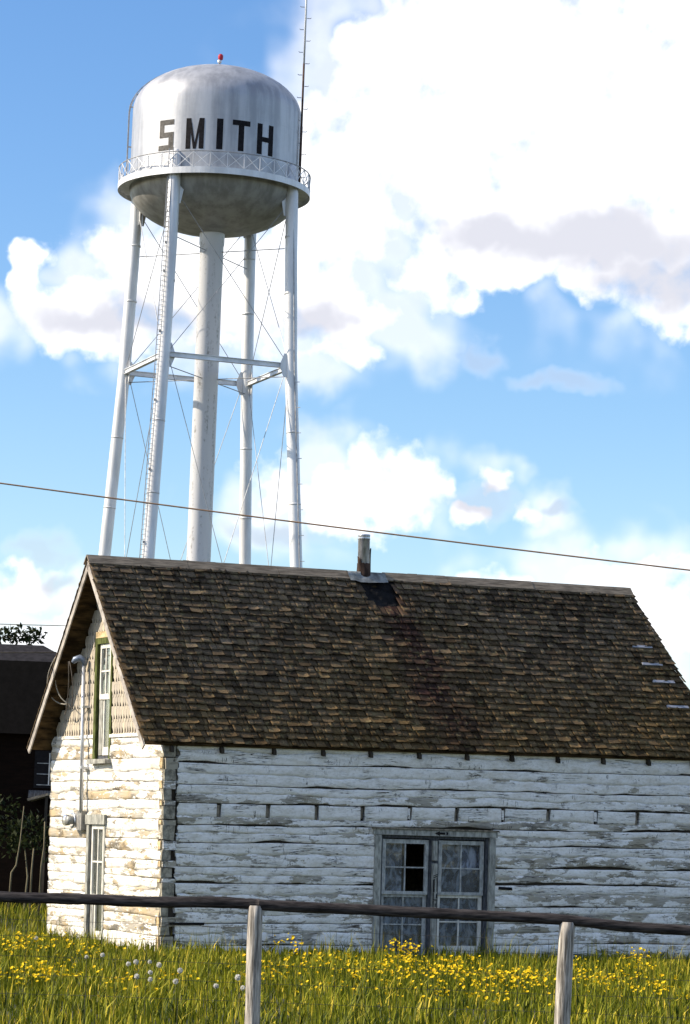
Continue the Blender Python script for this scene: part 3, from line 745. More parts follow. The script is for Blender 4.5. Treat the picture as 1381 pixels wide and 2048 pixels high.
# ---- roof
RO_R = 0.05
def verge(s):                                        # right-hand roof edge as a function of slope distance from the eave
    return L + RO_R + 0.42 * max(0, 1 - s / SLEN)
SLEN = (W / 2 + OE) / CT
E0 = Vector((0, -OE, HW - SLOPE * OE)); UPS = Vector((0, CT, ST)); NR = Vector((0, -ST, CT))
UPB = Vector((0, -CT, ST)); NB = Vector((0, ST, CT)); E0B = Vector((0, W + OE, HW - SLOPE * OE))
DROP = 0.05
def rp(a, s, h=0.0): return Vector((a, 0, 0)) + E0 + UPS * s + NR * (h - DROP)
def rpb(a, s, h=0.0): return Vector((a, 0, 0)) + E0B + UPB * s + NB * (h - DROP)
mb = MB()
TK = 0.03
def slab(f, a0, a1, s0, s1, h0, h1, aoff=None):
    o = len(mb.v)
    for h in (h0, h1):
        for (a, s) in ((a0, s0), (a1 if aoff is None else verge(s0) - .02, s0), (a1 if aoff is None else verge(s1) - .02, s1), (a0, s1)):
            mb.v.append(tuple(f(a, s, h)))
    for q in ((3, 2, 1, 0), (4, 5, 6, 7), (0, 1, 5, 4), (1, 2, 6, 5), (2, 3, 7, 6), (3, 0, 4, 7)): mb.f.append(tuple(o + k for k in q))
slab(rp, -OG + 0.02, L + RO_R - .02, 0.01, SLEN - .005, 0.0, TK, True)
slab(rpb, 0.03, L + RO_R - .02, 0.01, SLEN - .005, 0.0, TK)
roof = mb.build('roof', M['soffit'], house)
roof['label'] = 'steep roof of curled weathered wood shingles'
# sheathing boards seen from below in the far overhang
s = 0.0; nb = 17
for i in range(nb):
    bw = SLEN / nb
    b_ = MB(); f = rpb; s0, s1 = i * bw + 0.004, (i + 1) * bw - 0.004
    hj = random.uniform(-.006, .004); a0 = -OG + random.uniform(0, .02)
    o = 0
    for h in (hj, TK + hj):
        for (a, s) in ((a0, s0), (0.028, s0), (0.028, s1), (a0, s1)): b_.v.append(tuple(f(a, s, h)))
    b_.f = [(3, 2, 1, 0), (4, 5, 6, 7), (0, 1, 5, 4), (1, 2, 6, 5), (2, 3, 7, 6), (3, 0, 4, 7)]
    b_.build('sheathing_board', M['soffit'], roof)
# barge boards on both verges, closing strip of old shingles on the far slope
for f, nm in ((rp, 'near'), (rpb, 'far')):
    b_ = MB()
    for i in range(9):
        pass
    pts = [(-OG - 0.022, 0.0), (-OG - 0.001, 0.0)]
    v0 = []
    for s in (-0.03, SLEN - 0.01):
        for (a, h) in ((-OG - 0.024, -0.065), (-OG - 0.002, -0.065), (-OG - 0.002, 0.034), (-OG - 0.024, 0.034)): b_.v.append(tuple(f(a, s, h)))
    b_.f = [(3, 2, 1, 0), (4, 5, 6, 7), (0, 1, 5, 4), (1, 2, 6, 5), (2, 3, 7, 6), (3, 0, 4, 7)]
    b_.build('barge_board', M['barge'], roof)
b_ = MB(); rows = []
for i in range(61):
    s = SLEN * i / 60 * 0.995 - 0.02
    rows.append([tuple(rpb(-OG - 0.04 + 0.012 * nz(i * .8), s, TK + 0.004)), tuple(rpb(-OG - 0.04 + 0.012 * nz(i * .8), s, TK + 0.02 + 0.016 * ((i * 0.5) % 1))), tuple(rpb(L + RO_R, s, TK + 0.02 + 0.016 * ((i * 0.5) % 1)))])
b_.quad_grid(rows).build('back_shingles', M['shingle'], roof, kind='stuff').color = (0.35, 0.2, 0, 1)
# rafter tails under the eave
for k in range(12):
    a = 0.06 + k * 0.845 + random.uniform(-.02, .02)
    if a > L + .3: continue
    b_ = MB(); q = [(-OE + 0.03, -0.02), (0.06, -0.02), (0.06, -0.14), (-OE + 0.03, -0.10)]
    zt = lambda b: HW + SLOPE * b - DROP / CT
    b_.prism([(-OE + 0.02, zt(-OE + .02) - .012), (0.03, zt(0.03) - .012), (0.03, zt(0.03) - .20), (-OE + 0.02, zt(-OE + .02) - .075)], lambda b, z: (a, b, z), lambda b, z: (a + 0.048, b, z))
    b_.build('rafter_tail', M['dark_core'], roof)
# eave board closing the gap above the wall
b_ = MB(); b_.box(0.02, L - 0.02, 0.005, 0.03, HW - 0.13, HW - 0.075); b_.build('eave_board', M['dark_core'], roof)

# shingles
EXPO = SLEN / 29.3
def sh_verts(rr):
    """unit-width shingle: x across, y up the slope, z off the roof; butt at y = 0"""
    nx, ln = 5, 0.29
    lift = rr.uniform(0.056, 0.074); curlL = max(0, rr.gauss(0.002, .005)); curlR = max(0, rr.gauss(0.004, .008))
    sk = rr.uniform(-.008, .008)
    V = []
    for iy, y in enumerate((0.0, 0.07, ln)):
        for ix in range(nx):
            x = -0.5 + ix / (nx - 1)
            base = lift * (1 - y / ln) + 0.006
            k = (1 - y / 0.29) ** 2
            cu = (curlL * max(0, -2 * x) ** 2 + curlR * max(0, 2 * x) ** 2) * k
            yy = y + (sk * x * 2 + rr.uniform(-.002, .002) if iy == 0 else 0)
            V.append((x, yy, base + cu))
    top = list(V)
    for ix in range(nx):                            # underside of the butt
        x, yy, zz = top[ix]; V.append((x, yy + 0.001, zz - rr.uniform(0.008, 0.013)))
    for (ix, ) in ((0,), (nx - 1,)):                # underside at the top corners
        x, yy, zz = top[2 * nx + ix]; V.append((x, yy, zz - 0.006))
    Fq = []
    for iy in range(2):
        for ix in range(nx - 1):
            a = iy * nx + ix; Fq.append((a, a + 1, a + nx + 1, a + nx))
    b = 3 * nx
    for ix in range(nx - 1): Fq.append((b + ix, b + ix + 1, ix + 1, ix))
    Fq.append((b, 0, nx, b + nx)); Fq.append((b + nx, nx, 2 * nx, b + nx))
    Fq.append((b + nx - 1, b + nx + 1, nx + nx - 1, nx - 1)); 
    Fq = [f for f in Fq if len(set(f)) == 4]
    Fq.append((b + nx, nx, 2 * nx, 2 * nx)); Fq = [f for f in Fq if len(set(f)) == 4]
    return np.array(V), np.array(Fq)
variants = [sh_verts(random.Random(100 + i)) for i in range(14)]
var_mesh = []
for (V, Fq) in variants:
    me = bpy.data.meshes.new('shingle'); me.from_pydata(V.tolist(), [], Fq.tolist()); me.update(); me.materials.append(M['shingle']); var_mesh.append(me)
def in_tar(a, s):
    top = SLEN
    return s > SLEN - 0.86 + 0.10 * nz(a * 4) and 4.20 + 0.28 * (SLEN - s) < a < 4.98 - 0.05 * (SLEN - s)
recs = []
for i in range(29):
    a = -OG - 0.03 + random.uniform(-.02, .0)
    s_base = i * EXPO - 0.015
    end = verge(s_base) + 0.01
    while a < end - 0.03:
        wd = random.uniform(0.105, 0.21) if random.random() < 0.66 else random.uniform(0.05, 0.10)
        wd = min(wd, end - a)
        ac = a + wd / 2; a += wd
        s0 = s_base + 0.016 * nz(ac * 0.6, i * 0.8) + random.uniform(-.007, .007)
        if in_tar(ac, s0): continue
        miss = random.random() < 0.014
        up = s0 / SLEN
        hgt = TK + 0.020 * nz(ac * 0.45, i * 0.25, 2) + 0.012
        # stain below the stovepipe, with a shape of its own
        dist = SLEN - s0
        cen = 4.72 + 0.10 * dist + 0.10 * nz(dist * 1.3, 8.0); wid = 0.46 + 0.20 * dist / 3
        stain = max(0.0, 1 - abs(ac - cen) / wid) * 1.5 * (0.95 if dist < 2.8 else max(0, 0.95 - (dist - 2.8) * .4)) * (0.75 + 0.5 * nz(ac * 3, s0 * 3))
        if abs(ac - 7.9) < 1.3 and abs(up - 0.84) < 0.05: stain = max(stain, 0.0); dark = 0.45
        else: dark = 1.0
        big = 0.5 + 0.5 * nz(ac * 0.6, s0 * 0.9, 3)
        bright = min(1, max(0.06, (random.gauss(0.37, 0.15) + 0.26 * (big - 0.5)) * dark * (0.2 if miss else 1)))
        warm = min(1, max(0, 0.75 - 0.95 * up + 0.40 * (nz(ac * 0.35 + 4, s0 * 0.6, 9)) + random.uniform(-.25, .25) + 0.15 * ac / L))
        recs.append((ac, s0, hgt, wd - random.uniform(0.006, 0.015), random.randrange(14), random.gauss(0, .012), random.gauss(0, .010), (bright, warm, min(1, max(0, stain)), 0.0), miss))
# the 300 that show largest are single pieces, the rest one mesh
order = sorted(range(len(recs)), key=lambda k: -recs[k][3] * (1 - 0.12 * recs[k][0] / L - 0.05 * recs[k][1] / SLEN))
single = set(order[:300])
base_m = Matrix((Vector((1, 0, 0)), UPS, NR)).transposed()
VV, FF, TT = [], [], []; nv = 0
for k, (ac, s0, hgt, wd, vi, rz, ry, tone, miss) in enumerate(recs):
    loc = rp(ac, s0, hgt - (0.012 if miss else 0))
    rot = base_m @ Matrix.Rotation(rz, 3, 'Z') @ Matrix.Rotation(ry, 3, 'Y')
    if k in single:
        o = link('shingle', var_mesh[vi], roof)
        o.matrix_local = Matrix.Translation(loc) @ rot.to_4x4() @ Matrix.Diagonal((wd, 1, 1, 1)); o.color = (tone[0], tone[1], tone[2], 1)
    else:
        V, Fq = variants[vi]
        A = np.array(rot @ Matrix.Diagonal((wd, 1, 1)))
        VV.append(V @ A.T + np.array(loc)); FF.append(Fq + nv); nv += len(V); TT.append(np.tile(np.array(tone), (len(Fq), 1)))
o = np_mesh('small_shingles', np.vstack(VV), np.vstack(FF), M['shingle'], {'tone': np.vstack(TT)}, roof, 'stuff'); o.color = (0, 0, 0, 1)
# ridge boards
cuts = [-OG - 0.05, 1.3, 2.9, 4.19, 4.83, 6.05, 7.7, L + RO_R + 0.03]
for k in range(len(cuts) - 1):
    a0, a1 = cuts[k] + 0.003, cuts[k + 1] - 0.003
    if k == 3: continue
    jz = random.uniform(-.004, .006)
    for f, u0 in ((rp, 1), (rpb, 0)):
        b_ = MB()
        for h in (0.090 + jz, 0.112 + jz):
            for (a, s) in ((a0, SLEN - 0.135), (a1, SLEN - 0.135), (a1, SLEN + (0.05 if u0 else 0.028)), (a0, SLEN + (0.05 if u0 else 0.028))):
                b_.v.append(tuple(f(a, s + random.uniform(-.003, .003), h)))
        b_.f = [(3, 2, 1, 0), (4, 5, 6, 7), (0, 1, 5, 4), (1, 2, 6, 5), (2, 3, 7, 6), (3, 0, 4, 7)]
        b_.build('ridge_board', M['ridge_board'], roof)
# stovepipe, sleeve, flashing, tar patch
PA, PB = 4.495, W / 2
zr = HR
sp_ = MB().lathe([(0.098, zr - 0.1), (0.098, zr + 0.60), (0.104, zr + 0.605), (0.104, zr + 0.63), (0.100, zr + 0.655), (0.106, zr + 0.665), (0.106, zr + 0.69), (0.094, zr + 0.69), (0.090, zr + 0.4)], 24, (PA, PB))
pipe = sp_.build('stovepipe', M['galv'], roof, smooth=True); pipe['label'] = 'galvanised stovepipe in a rusty torn sleeve'
rows = []
for j in range(7):
    r_ = []
    for k in range(24):
        an = 2 * math.pi * k / 24
        top = 0.21 + 0.03 * nz(k * .9) + (0.26 if k in (0, 1) else 0) + (0.10 if k in (13, 14) else 0)
        fr = j / 6; rad = 0.135 - 0.026 * min(1, fr * 1.3) + (0.03 * fr if k in (0, 1, 13, 14) else 0)
        r_.append((PA + rad * math.cos(an), PB + rad * math.sin(an), zr - 0.1 + (0.1 + top) * fr))
    rows.append(r_)
MB().quad_grid(rows, close_u=True).build('pipe_sleeve', M['rusty'], roof, smooth=True)
rows = []
for i in range(9):
    a = 4.16 + 0.70 * i / 8; r_ = []
    for j in range(9):
        s = -0.19 + 0.38 * j / 8
        s2 = s + 0.015 * nz(i * .7, j)
        if j == 0: s2 -= 0.035 * math.sin(i / 8 * math.pi)
        p = rp(a, SLEN + 0.0, 0.150) if abs(s) < .001 else (rp(a + .06 * (-s), SLEN + s2, 0.128 + 0.012 * nz(i * .6, j * .5)) if s < 0 else rpb(a, SLEN - s2, 0.128))
        r_.append(tuple(p))
    rows.append(r_)
MB().quad_grid(rows).build('flashing', M['flashing'], roof, smooth=True)
rows = []
for i in range(21):
    r_ = []
    for j in range(15):
        s = SLEN - 0.10 - 0.80 * j / 14; a0, a1 = 4.15 + 0.26 * (SLEN - s), 5.03 - 0.02 * (SLEN - s)
        a = a0 + (a1 - a0) * i / 20
        r_.append(tuple(rp(a, s, TK + 0.022 + 0.035 * nz(a * 4, s * 6, 3) + .02 * nz(a * 11, s * 15, 3))))
    rows.append(r_)
MB().quad_grid(rows[::-1]).build('tar_patch', M['tar'], roof)
# grey toe boards near the far verge, a fallen shingle
for (a0, a1, b) in ((9.17, 9.56, 1.46), (9.20, 9.60, 1.20), (9.25, 9.68, 0.945), (9.30, 9.72, 0.58)):
    s = (b + OE) / CT; b_ = MB()
    for h in (0.060, 0.085):
        for (a, ss) in ((a0, s - .0), (a1, s - .0 + random.uniform(-.01, .01)), (a1, s + .05), (a0, s + .05)): b_.v.append(tuple(rp(a, ss, h + TK)))
    b_.f = [(3, 2, 1, 0), (4, 5, 6, 7), (0, 1, 5, 4), (1, 2, 6, 5), (2, 3, 7, 6), (3, 0, 4, 7)]
    b_.build('toe_board', M['pale_board'], roof)

# ================================================================= WATER TOWER
TX, TY = -9.06, 178.0
tower = thing('water_tower', 'tall silver water tower lettered SMITH on four battered tube legs', 'water tower', (TX, TY, 0))
TR, ZB, ZS = 5.37, 42.62, 47.68
prof = [(0.02, ZB - 2.69)]
tank_prof = [(TR, ZB)] + [(TR, ZB + (ZS - ZB) * i / 6) for i in range(1, 7)]
for i in range(1, 15):
    an = math.pi / 2 * i / 14.3; tank_prof.append((TR * math.cos(an), ZS + 3.0 * math.sin(an)))
tank_prof.append((0.001, ZS + 3.0))
tank = MB().lathe(tank_prof, 128).build('tank', M['tank'], tower, smooth=True)
bp_ = [(TR * math.cos(math.pi / 2 * i / 16), ZB - 2.69 * math.sin(math.pi / 2 * i / 16)) for i in range(17)]
bp_[-1] = (0.01, bp_[-1][1]); bp_[0] = (TR - 0.004, ZB)
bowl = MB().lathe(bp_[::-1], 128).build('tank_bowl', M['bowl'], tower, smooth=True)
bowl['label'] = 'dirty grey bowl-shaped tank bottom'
MB().lathe([(0.62, ZS + 2.96), (0.5, ZS + 3.12), (0.22, ZS + 3.24), (0.05, ZS + 3.28), (0.05, ZS + 3.62)], 24).build('roof_vent', M['tank'], tank, smooth=True)
MB().lathe([(0.05, ZS + 3.6), (0.15, ZS + 3.66), (0.17, ZS + 3.9), (0.10, ZS + 4.0), (0.001, ZS + 4.02)], 16, (0.06, 0)).build('beacon', M['red_lamp'], tank, smooth=True)
MB().lathe([(0.001, ZS + 3.4), (0.12, ZS + 3.42), (0.14, ZS + 3.58), (0.06, ZS + 3.64)], 16).build('beacon_base', M['steel_paint'], tank, smooth=True)
# seams: faint vertical plates
# letters on the shell
LZ0, LZ1 = 44.16, 46.10
def letter(name, u0, u1, quads):
    mb = MB(); rr = TR + 0.012
    def pt(u, v, off): 
        an = R_(-90 + u0 + (u1 - u0) * u); return ((rr + off) * math.cos(an), (rr + off) * math.sin(an), LZ0 + (LZ1 - LZ0) * v)
    for qi, q in enumerate(quads):
        (x0, y0), (x1, y1), (x2, y2), (x3, y3) = q; rows = []; off = 0.003 * (qi % 3)
        for i in range(5):
            t = i / 4
            rows.append([pt(x0 + (x1 - x0) * t, y0 + (y1 - y0) * t, off), pt(x3 + (x2 - x3) * t, y3 + (y2 - y3) * t, off)])
        mb.quad_grid([r[::-1] for r in rows])
    o = mb.build('letter', M['letter'] if 'letter' in M else M['black_paint'], tank); o['label'] = 'black painted letter ' + name
def rect(x0, x1, y0, y1): return [(x0, y0), (x1, y0), (x1, y1), (x0, y1)]
M['letter'] = simple('letter_paint', (0.012, 0.011, 0.014), 0.7, 0.5, 6, (1, 1, 1), dark=(0.006, 0.006, 0.007))
M['letter_glare'] = simple('letter_glare', (0.11, 0.105, 0.10), 0.6, 0.35, 5)  # grey in place of black: sun glare on the S put into its colour
sq = 0.30
letter('S', -38.6, -26.6, [rect(0.0, 1, 0, .17), rect(.68, 1, .17, .42), rect(.05, 1, .42, .585), rect(.05, .36, .585, .83), rect(.05, 1, .83, 1)])
letter('M', -17.6, -5.3, [rect(0, .27, 0, 1), rect(.73, 1, 0, 1), [(.27, .55), (.42, .0), (.56, .0), (.27, 1)], [(.44, .0), (.58, .0), (.73, .55), (.73, 1)]])
letter('I', 3.0, 7.2, [rect(0, 1, 0, 1)])
letter('T', 13.4, 25.6, [rect(.34, .66, 0, .83), rect(0, 1, .83, 1)])
letter('H', 31.0, 44.0, [rect(0, .3, 0, 1), rect(.7, 1, 0, 1), rect(.3, .7, .42, .58)])
for ch in tank.children:
    if ch.get('label') == 'black painted letter S': ch.data.materials[0] = M['letter_glare']; ch['label'] = 'painted letter S, sun glare put into its grey'
# balcony
BR = 6.08
bal = MB().lathe([(TR - 0.02, ZB + 0.20), (BR, ZB + 0.20), (BR + 0.03, ZB + 0.26), (BR + 0.03, ZB - 0.14), (BR - 0.02, ZB - 0.14), (BR - 0.05, ZB + 0.12), (TR - 0.02, ZB + 0.10)], 128).build('balcony', M['steel_paint'], tower)
NP = 36
def bpt(k, z, r=BR): an = 2 * math.pi * k / NP; return (r * math.cos(an), r * math.sin(an), z)
ring = [bpt(k * .25, ZB + 1.24) for k in range(NP * 4 + 1)]
MB().tube(ring, 0.035, 6, False).build('handrail', M['steel_dark'], bal)
for k in range(NP):
    MB().tube([bpt(k, ZB + 0.2), bpt(k, ZB + 1.24)], 0.026, 5).build('railing_post', M['steel_paint'], bal)
    MB().bar(bpt(k, ZB + 0.26), bpt(k + 1, ZB + 1.20), 0.035, 0.035).build('railing_brace', M['steel_paint'], bal)
    MB().bar(bpt(k, ZB + 1.20, BR + .03), bpt(k + 1, ZB + 0.26, BR + .03), 0.035, 0.035).build('railing_brace', M['steel_paint'], bal)
# legs
LEGD = {'right': (0.914, -0.405), 'front': (-0.405, -0.914), 'left': (-0.914, 0.405), 'back': (0.405, 0.914)}
def leg_r(z): return 5.87 - (z - 31.25) * 0.0486 if z > 31.25 else 5.87 + (31.25 - z) * 0.0705
def legp(nm, z, extra=0.0): dx, dy = LEGD[nm]; r = leg_r(z) + extra; return Vector((dx * r, dy * r, z))
legs = {}
for nm in LEGD:
    zs_ = [0, 10, 20, 31.25, 38, 42.4, 43.6, 44.0, 44.2]
    rad = [0.385] * 6 + [0.36, 0.25, 0.06]
    legs[nm] = MB().tube([legp(nm, z, 0.16 if z > 42 else (0.06 if z > 37 else 0)) for z in zs_], rad, 28).build('leg', M['steel_paint'], tower, smooth=True)
    for zj in (9.5, 16.0, 22.5, 27.0, 35.8, 39.4):
        MB().tube([legp(nm, zj, 0.06 if zj > 37 else 0), legp(nm, zj + .12, 0.06 if zj > 37 else 0)], 0.394, 28).build('weld_ring', M['steel_paint'], legs[nm], smooth=True)
    MB().lathe([(0.001, 0.02), (0.8, 0.0), (0.8, 0.5), (0.5, 0.6), (0.001, 0.6)], 8, tuple(legp(nm, 0.2)[:2])).build('footing', M['grey_casing'], tower)
riser = MB().lathe([(0.76, 0.0), (0.76, 39.2), (0.80, 39.25), (0.80, 40.1)], 40).build('riser_pipe', M['riser'], tower, smooth=True)
order_ = ['right', 'front', 'left', 'back']
for i in range(4):
    p, q_ = order_[i], order_[(i + 1) % 4]
    a, b = legp(p, 31.25), legp(q_, 31.25); t = (b - a).normalized()
    MB().bar(a + t * .3, b - t * .3, 0.10, 0.245).build('strut', M['steel_paint'], tower)
    st = MB(); dz = Vector((0, 0, 0.140))
    st.bar(a + t * .3 + dz, b - t * .3 + dz, 0.26, 0.03); st.bar(a + t * .3 - dz, b - t * .3 - dz, 0.26, 0.03)
    st.build('strut_flange', M['steel_paint'], tower)
    # gussets and cross rods: upper and lower panels
    for (z0, z1) in ((31.6, 41.2), (1.0, 30.9)):
        for (f0, f1) in ((p, q_), (q_, p)):
            MB().tube([legp(f0, z0) + (legp(f1, z0) - legp(f0, z0)).normalized() * .38, legp(f1, z1) + (legp(f0, z1) - legp(f1, z1)).normalized() * .38], 0.023, 6).build('brace_rod', M['steel_dark'], tower)
    for (f0, f1) in ((p, q_), (q_, p)):
        t2 = (legp(f1, 31.25) - legp(f0, 31.25)).normalized(); a0 = legp(f0, 31.25)
        nrm = t2.cross(Vector((0, 0, 1)))
        gp = [(0.32, 0.75), (0.52, 0.75), (0.75, 0.16), (0.75, -0.16), (0.52, -0.75), (0.32, -0.75)]
        MB().prism(gp, lambda x, z: a0 + t2 * x + Vector((0, 0, z)) - nrm * .15, lambda x, z: a0 + t2 * x + Vector((0, 0, z)) - nrm * .13).build('gusset', M['steel_paint'], tower)
        a1_ = legp(f0, 41.2); gp2 = [(0.30, 1.2), (0.65, 0.9), (0.40, -0.4), (0.30, -0.4)]
        MB().prism(gp2, lambda x, z: a1_ + t2 * x + Vector((0, 0, z)) - nrm * .03, lambda x, z: a1_ + t2 * x + Vector((0, 0, z)) + nrm * .03).build('gusset', M['steel_paint'], tower)
for nm in LEGD:
    for z in (38.75, 30.6):
        MB().tube([Vector((0, 0, z)) + Vector((LEGD[nm][0], LEGD[nm][1], 0)) * .76, legp(nm, z, -.38)], 0.03, 6).build('tie_rod', M['steel_dark'], tower)
# ladder up the front leg
lad_off = Vector((-0.36, -0.36, 0))
def ladp(z, s): return legp('front', z) + lad_off + Vector((0.13, -0.12, 0)) * s
ladder = MB()
for s in (-1, 1): ladder.tube([ladp(z, s) for z in (2.0, 12, 22, 31.25, 37, 44.2)], 0.028, 5)
ladder = ladder.build('ladder', M['steel_dark'], tower)
z = 2.3; rungs = MB()
while z < 44.0:
    rungs.tube([ladp(z, -1), ladp(z, 1)], 0.02, 4, False); z += 0.31
rungs.build('rungs', M['steel_dark'], ladder, kind='stuff')
for z in (5, 10.6, 15, 19.5, 24, 28.3, 32.6, 36.4, 38.2, 40.2): MB().bar(legp('front', z) + lad_off * .5, legp('front', z) + lad_off * 1.05, 0.05, 0.16).build('ladder_bracket', M['steel_dark'], ladder)
# cable with pegs on the right leg
cd = Vector((0.22, -0.36, 0)); cab = MB().tube([legp('right', z) + cd for z in (2, 12, 22, 31.25, 37, 42)], 0.045, 6).build('cable', M['steel_dark'], tower)
for i in range(18):
    z = 3 + i * 1.6; p = legp('right', z) + cd; MB().bar(p, p + Vector((0.30, -0.1, 0)), 0.04, 0.04).build('cable_clip', M['steel_dark'], cab)
# ladder over the tank on the left
tl = MB(); path = []
for z in (42.9, 44, 45.5, ZS): path.append((TR + 0.30, z))
for i in range(1, 11):
    an = math.pi / 2 * i / 12; path.append(((TR + 0.30) * math.cos(an), ZS + 3.27 * math.sin(an)))
def tlp(r, z, s): return (-r * 0.995, r * 0.05 + 0.22 * s, z)
for s in (-1, 1): tl.tube([tlp(r, z, s) for (r, z) in path], 0.035, 5)
tl = tl.build('tank_ladder', M['steel_dark'], tower)
for k in range(0, len(path), 2):
    r, z = path[k]; MB().bar(tlp(r, z, 0), tlp(r - 0.36, z - 0.05, 0), 0.05, 0.08).build('ladder_bracket', M['steel_dark'], tl)
rg = MB()
for k in range(len(path) - 1):
    (r0, z0), (r1, z1) = path[k], path[k + 1]; nn = max(1, int(math.hypot(r1 - r0, z1 - z0) / .32))
    for q in range(nn): rg.tube([tlp(r0 + (r1 - r0) * q / nn, z0 + (z1 - z0) * q / nn, s) for s in (-1, 1)], 0.02, 4, False)
rg.build('rungs', M['steel_dark'], tl, kind='stuff')
# antenna mast with step pegs
mx, my = 5.42, -0.95
am = MB().tube([(mx, my, 42.8), (mx, my, 46.9)], 0.085, 10).build('antenna_mast', M['mast_dark'], tower, smooth=True)
am['label'] = 'tall thin mast, dark below and white above, with step pegs'
MB().tube([(mx, my, 46.9), (mx, my, 51.0)], 0.070, 10).build('mast_section', M['mast_dark'], am, smooth=True)
MB().tube([(mx, my, 51.0), (mx, my, 60.0)], 0.066, 10).build('mast_section', M['steel_paint'], am, smooth=True)
for i in range(22):
    z = 43.6 + i * 0.74; s = -1 if i % 2 else 1
    MB().tube([(mx + .09 * s, my, z), (mx + .30 * s, my - .05, z - .02), (mx + .36 * s, my - .05, z + .03)], 0.026, 5).build('step_peg', M['steel_dark'], am)

# ================================================================= FENCE
fence = thing('wooden_fence', 'log rail fence with pale posts and wire mesh before the house', 'fence', (0, 25, 0))
def rail(pts, r0, r1, seed, name='rail'):
    pts = [Vector(p) for p in pts]; rows = []; n = 110; k = 14
    for i in range(n + 1):
        t = i / n; f = t * (len(pts) - 1); j = min(int(f), len(pts) - 2); u = f - j
        p = pts[j].lerp(pts[j + 1], u); p += Vector((0, .02 * nz(t * 5, seed), .016 * nz(t * 6, seed + 3)))
        rr = (r0 + (r1 - r0) * t) * (1 + .08 * nz(t * 14, seed + 7) + max(0, .55 * (nz(t * 31, seed + 17) - .42)))
        ra_ = [rr * (1 + .10 * nz(math.cos(2 * math.pi * q / k) * 2.2, math.sin(2 * math.pi * q / k) * 2.2, t * 26 + seed) + .05 * nz(q * 2.7, t * 70, seed)) for q in range(k)]
        rows.append([(p.x, p.y + ra_[q] * math.cos(2 * math.pi * q / k), p.z + ra_[q] * math.sin(2 * math.pi * q / k)) for q in range(k)])
    mb = MB().quad_grid(rows, close_u=True); mb.f.append(tuple(range(k))); mb.f.append(tuple(n * k + q for q in range(k - 1, -1, -1)))
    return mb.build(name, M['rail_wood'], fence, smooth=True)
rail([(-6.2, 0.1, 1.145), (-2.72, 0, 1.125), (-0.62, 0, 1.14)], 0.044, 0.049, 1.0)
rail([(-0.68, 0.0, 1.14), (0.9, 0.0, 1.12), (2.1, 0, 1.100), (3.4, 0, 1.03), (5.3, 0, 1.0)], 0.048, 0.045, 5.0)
def post(x, zt, lean, seed, rad=0.066):
    rows = []; k = 18; n = 14
    for i in range(n + 1):
        z = -0.3 + (zt + 0.3) * i / n
        rows.append([(x + lean * (z - zt) + rad * (1 + .05 * nz(q * .8, z * 2, seed) - (.06 if nz(q * 1.9, seed) > .25 else 0)) * math.cos(2 * math.pi * q / k), rad * (1 + .05 * nz(q * .8, z * 2, seed)) * math.sin(2 * math.pi * q / k), z) for q in range(k)])
    mb = MB().quad_grid(rows, close_u=True); mb.f.append(tuple(n * k + q for q in range(k)))
    return mb.build('post', M['post_wood'], fence, smooth=True)
post(-0.655, 1.13, -0.015, 1.0); post(2.055, 1.085, 0.025, 7.0, 0.069); post(-3.55, 1.06, 0.02, 11.0); post(5.0, .95, -.02, 15.0)
for z in (0.30, 0.46, 0.62, 0.80, 0.93):
    MB().tube([(x, 0.075 + 0.01 * nz(x, z), z + .012 * nz(x * .8, z * 7)) for x in np.linspace(-6, 5.2, 40)], 0.0016, 4, False).build('wire', M['wire_dark'], fence)
x = -5.9
while x < 5.2:
    MB().tube([(x + .01 * nz(x, zz), 0.078, zz) for zz in (0.05, .3, .62, .93)], 0.0015, 4, False).build('wire', M['wire_dark'], fence); x += 0.27 + random.uniform(-.02, .03)

# ================================================================= WIRES
def wire(name, p, q, sag, r, mat, label, n=40):
    p, q = Vector(p), Vector(q)
    pts = [p.lerp(q, i / n) - Vector((0, 0, 4 * sag * (i / n) * (1 - i / n))) for i in range(n + 1)]
    return tag(MB().tube(pts, r, 6, False).build(name, M[mat], smooth=True), label, 'wire')
wire('power_line', (-13.9, 31.0, 6.62), (13.8, 29.0, 3.90), 0.25, 0.009, 'wire_brown', 'brown overhead wire crossing the sky above the roof')
wire('far_wire', (-40, 90, 8.25), (-4.5, 90, 8.32), 0.1, 0.016, 'wire_grey', 'faint thin wire far behind the gable')
pend = house.matrix_world @ Vector((-0.33, 3.80, 4.63))
wire('service_drop', (-20, 42.5, 5.0), pend, 0.32, 0.012, 'wire_dark', 'thin dark service wire running to the gable bracket')

# ================================================================= DARK BUILDING BEHIND
bd = thing('brown_building', 'dark brown building in shade behind the gable, left edge', 'building', (-9.5, 64.0, 0))
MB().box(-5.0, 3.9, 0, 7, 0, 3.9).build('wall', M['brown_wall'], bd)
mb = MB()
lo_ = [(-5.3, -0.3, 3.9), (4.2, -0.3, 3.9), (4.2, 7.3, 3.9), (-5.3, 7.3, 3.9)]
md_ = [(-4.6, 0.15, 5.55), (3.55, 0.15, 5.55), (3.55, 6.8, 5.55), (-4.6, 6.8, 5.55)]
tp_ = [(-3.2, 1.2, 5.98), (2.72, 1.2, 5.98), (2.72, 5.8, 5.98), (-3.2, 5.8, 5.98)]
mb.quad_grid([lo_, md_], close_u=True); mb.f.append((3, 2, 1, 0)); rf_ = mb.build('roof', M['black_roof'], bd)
mb = MB(); mb.quad_grid([md_, tp_], close_u=True); mb.f.append((4, 5, 6, 7)); mb.build('roof_cap', M['grey_roof'], bd)
wn = MB().box(2.78, 3.48, -0.02, -0.001, 2.72, 3.55).build('window', M['black_paint'], bd)
MB().box(3.10, 3.125, -0.035, -0.022, 2.80, 3.50).build('muntin', M['sash_white'], wn)
